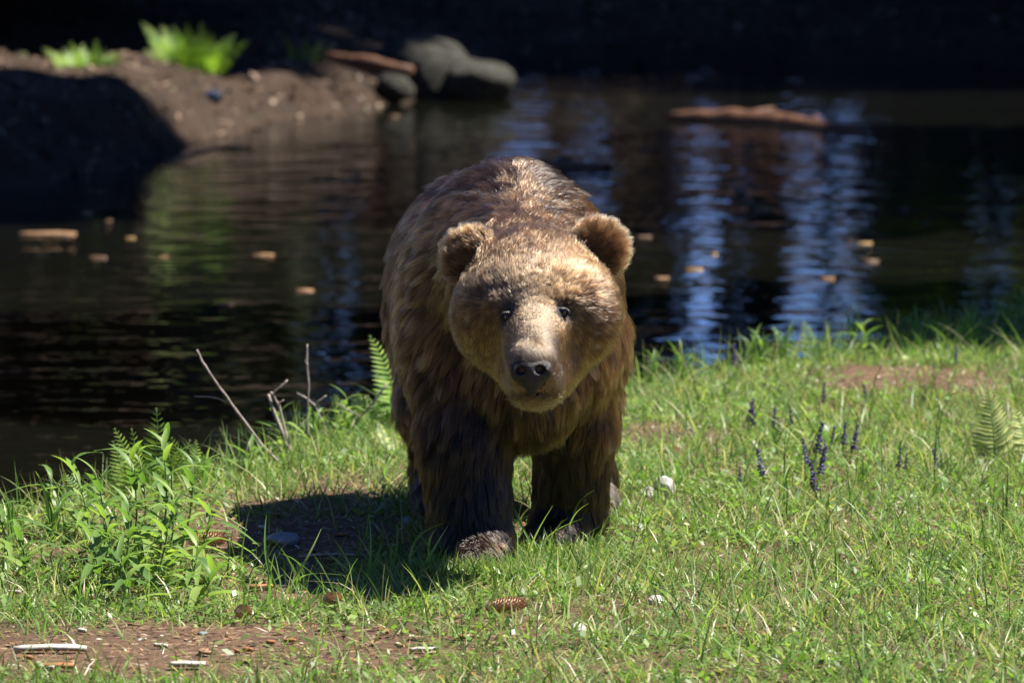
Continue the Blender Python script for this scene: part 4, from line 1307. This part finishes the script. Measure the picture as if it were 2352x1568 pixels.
tuft(2300, 760, rnd_tips(2300, 760, 9, 100, 45), 'dark grass tuft on the shaded bank beyond the last fern', w=0.009)
tuft(1960, 790, rnd_tips(1960, 790, 7, 90, 30), 'slender dark grass tuft standing against the water in the shade', w=0.007)
tuft(2110, 800, rnd_tips(2110, 800, 8, 95, 40), 'tall dark grass tuft in the shade beside the single small fern', w=0.009)
tuft(2345, 745, rnd_tips(2345, 745, 9, 120, 45), 'tallest dark grass tuft at the rise of the shaded bank', w=0.009)
tuft(2230, 780, rnd_tips(2230, 780, 8, 90, 40), 'dark grass tuft in front of the widest shaded fern', w=0.009)
tuft(120, 1240, rnd_tips(120, 1240, 8, 150, 45), 'tall upright grass tuft at the water edge left of the herbs')
tuft(30, 1260, rnd_tips(30, 1260, 7, 150, 35), 'tall thin grass tuft at the outer corner of the bank')
tuft(470, 1120, rnd_tips(470, 1120, 6, 95, 25), 'grass tuft at the water edge right behind the curling ferns')
tuft(720, 1010, rnd_tips(720, 1010, 9, 95, 60), 'loose grass tuft at the foot of the bare twigs')
tuft(880, 970, rnd_tips(880, 970, 9, 90, 45), 'bright grass tuft beside the backlit fern near the flank of the bear')
for (px, py) in ((2280, 1290), (2200, 1250), (2020, 1240), (1600, 1250), (1480, 1230), (1720, 1330), (1920, 1400), (2120, 1390), (1300, 1420), (60, 1420), (180, 1420), (1560, 1130), (1800, 1160), (1980, 1110), (2320, 1180)):
    tuft(px, py, rnd_tips(px, py, random.randint(5, 8), random.uniform(60, 105), 40), 'medium grass tuft growing out of the open lawn', 'grass tufts in the open lawn', w=0.0055)

# ---- bugle: purple flower spikes
M_PURPLE = mat_leaf('purple_petal', base=(0.12, 0.06, 0.26), trans=0.35, rough=0.6, tmul=(1, 0.9, 1.2))
def spike(seed):
    g = random.Random(seed); mb = MB()
    for lv in range(9):
        zz = 0.045 + 0.0085 * lv
        rr = 0.0105 * (1 - 0.07 * lv)
        for k in range(6):
            a = k * 1.047 + lv * 0.5 + g.uniform(-0.2, 0.2)
            c_, s_ = math.cos(a), math.sin(a)
            o = rr * g.uniform(0.5, 1.6); zz = 0.045 + 0.0085 * lv + g.uniform(-0.003, 0.003)
            mb.add([(0, 0, zz), (c_ * o * 0.7 - s_ * 0.0035, s_ * o * 0.7 + c_ * 0.0035, zz + 0.003), (c_ * o, s_ * o, zz - 0.001 + g.uniform(-0.002, 0.003)), (c_ * o * 0.7 + s_ * 0.0035, s_ * o * 0.7 - c_ * 0.0035, zz + 0.001), (c_ * o * 0.6, s_ * o * 0.6, zz - 0.004)], [(0, 1, 2), (0, 2, 3), (0, 3, 4), (0, 4, 1), (1, 4, 3, 2)])
    return mb.mesh('flower_spike', M_PURPLE, smooth=False)
SPK = [spike(k) for k in range(4)]
mb = MB(); mb.tube([(0, 0, 0), (0.001, 0, 0.06), (0, 0, 0.12)], [0.0018, 0.0015, 0.0008], 5); SPST = mb.mesh('stem', M_STEM)
for i, (px, py, sc_) in enumerate(((1715, 1000, 1.0), (1740, 1005, 0.95), (1775, 1008, 0.85), (1760, 1128, 1.05), (1868, 1080, 1.2), (1856, 1100, 1.0), (1874, 1125, 1.15), (1880, 1165, 1.15), (1935, 1050, 0.9), (1952, 1065, 1.0), (1820, 1000, 0.8), (1890, 950, 0.85), (2060, 1098, 0.75), (2078, 1100, 0.65), (2156, 1098, 0.75), (1992, 945, 0.75), (1682, 868, 1.0), (2195, 860, 0.8), (2120, 940, 0.7), (1905, 1040, 0.7), (1700, 1125, 0.6), (1795, 1010, 0.6))):
    p = on_ground(px, py)
    e = thing_at('bugle_flower', p, 'small dark purple flower spike standing in the sunny lawn', 'flower', 'purple flower spikes in the lawn')
    e.scale = (sc_, sc_, sc_); e.rotation_euler = (random.uniform(-0.2, 0.2), random.uniform(-0.25, 0.25), random.uniform(0, 6))
    link('stem', SPST, e); link('flower_spike', SPK[i % 4], e)
    for k in range(4):
        a = k * 1.57 + 0.4
        link('leaf', LEAF[0], e, mtx=frame((0, 0, 0.012 + 0.012 * k), (math.cos(a), math.sin(a), 0.3), (0, 0, 1), 0.028))
# buttercups
M_YELLOW = mat_noise('yellow_petal', (0.65, 0.50, 0.03), (0.75, 0.62, 0.06), 30, 0.4, 0.0)
petal = leaf_mesh('petal', M_YELLOW, 0.9, -0.3, 0.3, 4)
for (px, py, tips, lab) in ((2145, 1130, [(2166, 912), (2190, 905)], 'thin buttercup with two small yellow heads beside the upright fern'), (1800, 1120, [(1808, 978), (1830, 970)], 'thin buttercup bending over the purple flower spikes')):
    p = on_ground(px, py)
    e = thing_at('buttercup', p, lab, 'flower')
    for (tx, ty) in tips:
        q = at_y(tx, ty, p.y) - p
        mb = MB(); mb.tube([(0, 0, 0), (q.x * 0.1, 0, q.z * 0.5), (q.x * 0.45, 0, q.z * 0.85), q], [0.0013, 0.0012, 0.001, 0.0008], 5)
        st = link('stem', mb.mesh('stem', M_STEM), e)
        for k in range(5):
            a = k * 1.257
            link('petal', petal, st, mtx=frame(q, (math.cos(a), math.sin(a), 0.7), (0, 0, 1), 0.007))

# ---- bare twigs at the water edge
M_TWIG = mat_noise('dry_twig', (0.16, 0.12, 0.10), (0.42, 0.35, 0.31), 60, 0.75, 0.3, 0.002)
def twig(branches, label, y=None):
    p = on_bank(*branches[0][0][:2]) if y is None else at_y(*branches[0][0][:2], y)
    e = thing_at('dry_twig', p, label, 'twig')
    for j, br in enumerate(branches):
        P_, R_ = [], []
        for (px, py, r) in br:
            P_.append(at_y(px, py, p.y + random.uniform(-0.01, 0.01)) - p); R_.append(r)
        fine, fr_ = [], []
        for a in range(len(P_) - 1):
            for k in range(3):
                fine.append(P_[a].lerp(P_[a + 1], k / 3) + Vector((random.uniform(-1, 1), 0, random.uniform(-1, 1))) * 0.0012)
                fr_.append(R_[a] + (R_[a + 1] - R_[a]) * k / 3 + (0.0007 if k == 0 and a else 0))
        fine.append(P_[-1]); fr_.append(R_[-1])
        mb = MB(); mb.tube(fine, fr_, 7)
        link('stem' if j == 0 else 'branch', mb.mesh('stem' if j == 0 else 'branch', M_TWIG), e)
    return e


twig([[(655, 1075, .0042), (600, 1020, .004), (548, 950, .0038), (505, 890, .0034), (470, 840, .003), (452, 803, .0028)], [(524, 922, .0022), (490, 912, .002), (446, 910, .0018)]], 'long bare twig arching out over the water')
twig([[(668, 1058, .0055), (650, 1000, .0055), (628, 940, .005), (616, 905, .0048)], [(672, 1055, .005), (655, 990, .0048), (640, 930, .004), (622, 900, .0035)], [(625, 905, .003), (645, 888, .003), (660, 872, .0028)], [(640, 925, .0025), (652, 918, .0022)]], 'cluster of thick bare broken stems beside the long arching twig')
twig([[(708, 1010, .0032), (706, 950, .0032), (708, 880, .003), (704, 820, .003), (706, 790, .0022)], [(707, 838, .0025), (701, 828, .002)]], 'straight upright bare twig at the water edge')
twig([[(752, 1020, .0032), (742, 970, .003), (722, 930, .003), (705, 915, .0028), (682, 902, .0022)], [(722, 930, .0026), (735, 918, .0022), (750, 908, .002)], [(745, 990, .002), (700, 1000, .0018), (668, 1020, .0016)]], 'forked bare twig leaning between the upright twig and the grass')
twig([[(780, 1010, .003), (820, 970, .0032), (860, 920, .0032), (890, 880, .003)], [(830, 958, .002), (800, 940, .002), (772, 925, .0015)]], 'bare twig leaning towards the flank of the bear')
twig([[(555, 1085, .0032), (560, 1050, .003), (572, 1012, .0024)]], 'short bare stub of a twig at the bank edge')

# ---- stones, cones, wood on the lawn
def lawn_stone(px, py, wpx, hpx, mat, seed, label, name='stone', sub=3):
    p = on_ground(px, py); s = p.y / FPX
    o = link(name, rock_mesh(name, seed, mat, (wpx * s * 0.5, wpx * s * 0.45, hpx * s * 0.62), 0.3, sub), loc=(p.x, p.y, p.z + hpx * s * 0.25), rot=(0.1, random.uniform(-0.15, 0.15), random.uniform(-0.5, 0.5)))
    return tag(o, label, 'stone')


lawn_stone(1528, 1140, 66, 62, M_PALE, 60, 'angular white stone lying in the lawn to the right of the bear', sub=2)
lawn_stone(1492, 1142, 42, 30, M_PALE, 61, 'small flat white stone leaning against the angular white stone', sub=2)
lawn_stone(645, 1250, 90, 36, M_SLATE, 62, 'blue-grey stone lying in the shadow of the bear')
lawn_stone(600, 1180, 24, 14, M_SLATE, 63, 'small blue-grey stone near the rim of the shadow')
lawn_stone(935, 1205, 36, 24, M_SLATE, 64, 'grey stone lying in the shadow beside the hind paw')
lawn_stone(985, 1385, 36, 22, M_SLATE, 65, 'dark blue-grey stone in the grass below the forward paw')
lawn_stone(112, 1300, 16, 14, M_PALE, 66, 'small white pebble on the soil left of the herbs')
lawn_stone(1510, 1385, 60, 22, M_PALE, 67, 'flat white stone half covered by grass in the open lawn')
lawn_stone(1330, 1445, 50, 20, M_PALE, 68, 'pale flat stone near the blurred front of the lawn')
lawn_stone(465, 1456, 26, 10, M_SLATE, 69, 'tiny grey pebble on the bare soil')
M_CONE = mat_noise('spruce_cone', (0.28, 0.14, 0.07), (0.62, 0.44, 0.29), 90, 0.6, 0.3, 0.003)


def cone(px, py, lpx, rpx, rot, label):
    p = on_ground(px, py); s = p.y / FPX
    e = thing_at('spruce_cone', (p.x, p.y, p.z + rpx * s * 0.9 + 0.014), label, 'cone')
    e.rotation_euler = (0.05, -0.10, rot)
    L_, r_ = lpx * s, rpx * s
    mb = MB(); mb.tube([(-L_ / 2, 0, 0), (-L_ * 0.3, 0, 0), (0, 0, 0), (L_ * 0.3, 0, 0), (L_ / 2, 0, 0)], [r_ * 0.3, r_ * 0.75, r_ * 0.8, r_ * 0.65, r_ * 0.15], 10)
    link('core', mb.mesh('core', M_CONE), e)
    sm = MB()
    N_ = 150
    for k in range(N_):
        tt = k / N_
        xx = -L_ * 0.48 + L_ * 0.96 * tt
        rr = r_ * (0.45 + 0.6 * math.sin(math.pi * (0.12 + 0.8 * tt)))
        a = k * 2.399
        c_, s_ = math.cos(a), math.sin(a)
        w_ = r_ * 0.30
        q = [(xx, c_ * rr * 0.55, s_ * rr * 0.55), (xx + L_ * 0.05, c_ * rr * 0.95 - s_ * w_, s_ * rr * 0.95 + c_ * w_), (xx + L_ * 0.085, c_ * rr * 1.06, s_ * rr * 1.06), (xx + L_ * 0.05, c_ * rr * 0.95 + s_ * w_, s_ * rr * 0.95 - c_ * w_), (xx + L_ * 0.07, c_ * rr * 0.9, s_ * rr * 0.9)]
        sm.add(q, [(0, 1, 2), (0, 2, 3), (0, 4, 1), (0, 3, 4), (1, 4, 2), (2, 4, 3)])
    tag(link('scales', sm.mesh('scales', M_CONE, smooth=False), e), kind='stuff')


cone(475, 1268, 84, 19, 0.25, 'long brown spruce cone in the sun beside the shadow of the bear')
cone(762, 1400, 42, 15, 0.4, 'short brown spruce cone lying in the grass in front of the shadow')
cone(1160, 1418, 92, 18, 0.15, 'long pale brown spruce cone lying in the grass below the front paws')
cone(556, 1430, 40, 15, 0.9, 'dark broken spruce cone at the edge of the bare soil')
M_BLEACH = mat_noise('bleached_wood', (0.32, 0.28, 0.23), (0.62, 0.58, 0.51), 30, 0.75, 0.4, 0.003)
M_CHIP = mat_noise('brown_bark_chip', (0.16, 0.065, 0.028), (0.38, 0.18, 0.08), 30, 0.8, 0.6, 0.004)


def chip(px, py, lpx, hpx, rot, mat, label, group=None, name='wood_chip', bow=0.1):
    p = on_ground(px, py); s = p.y / FPX
    mb = MB(); N_ = 9; v, f = [], []
    L_, wd_ = lpx * s, hpx * s * 1.6
    for i in range(N_):
        tt = i / (N_ - 1) - 0.5
        ww = wd_ * 0.5 * (1 - abs(2 * tt) ** 5 * 0.75) * random.uniform(0.8, 1.15)
        zc = bow * L_ * (0.25 - tt * tt) + random.uniform(0, 0.002)
        th = hpx * s * 0.35
        v += [(tt * L_, -ww, zc + 0.002), (tt * L_, -ww * 0.4, zc + th), (tt * L_, ww * 0.5, zc + th * 1.1), (tt * L_, ww, zc + 0.003), (tt * L_, 0, zc - 0.006)]
    for i in range(N_ - 1):
        for k in range(5):
            a, b_ = i * 5 + k, i * 5 + (k + 1) % 5
            f.append((a, b_, b_ + 5, a + 5))
    f += [(4, 3, 2, 1, 0), tuple(range((N_ - 1) * 5, N_ * 5))]
    mb.add(v, f)
    return tag(link(name, mb.mesh(name, mat), loc=(p.x, p.y, p.z + 0.008), rot=(0, 0, rot)), label, 'wood', group)


chip(115, 1500, 170, 22, 0.03, M_BLEACH, 'long strip of bleached white wood lying on the bare soil', name='wood_strip')
chip(430, 1535, 85, 18, -0.05, M_BLEACH, 'short bleached wood piece on the bare soil in front of the long strip')
chip(975, 1500, 70, 12, 0.1, M_BLEACH, 'thin pale wood sliver in the sparse grass in front of the bear')
chip(130, 1540, 90, 20, 0.02, M_CHIP, 'red-brown bark piece behind which the long white strip lies')
chip(880, 1384, 70, 18, 0.15, M_CHIP, 'orange-brown bark piece in the grass left below the forward paw')
chip(600, 1355, 60, 14, 0.3, M_CHIP, 'brown bark sliver between the herbs and the long grass')
chip(760, 1285, 150, 9, 0.1, M_TWIG, 'thin grey root stick lying across the shadow of the bear')
for i in range(46):
    px, py = random.choice(((random.uniform(20, 900), random.uniform(1430, 1560)), (random.uniform(550, 930), random.uniform(1170, 1350)), (random.uniform(0, 500), random.uniform(1260, 1420)), (random.uniform(900, 2300), random.uniform(1350, 1560))))
    m_ = random.choice((M_BLEACH, M_CHIP, M_CHIP, M_DRIFT))
    chip(px, py, random.uniform(14, 36), random.uniform(6, 11), random.uniform(-0.8, 0.8), m_, 'crumb of %s wood on the ground' % {'bleached_wood': 'bleached white', 'brown_bark_chip': 'red-brown', 'driftwood': 'light brown'}[m_.name.split('.')[0]], 'wood crumbs on the soil')
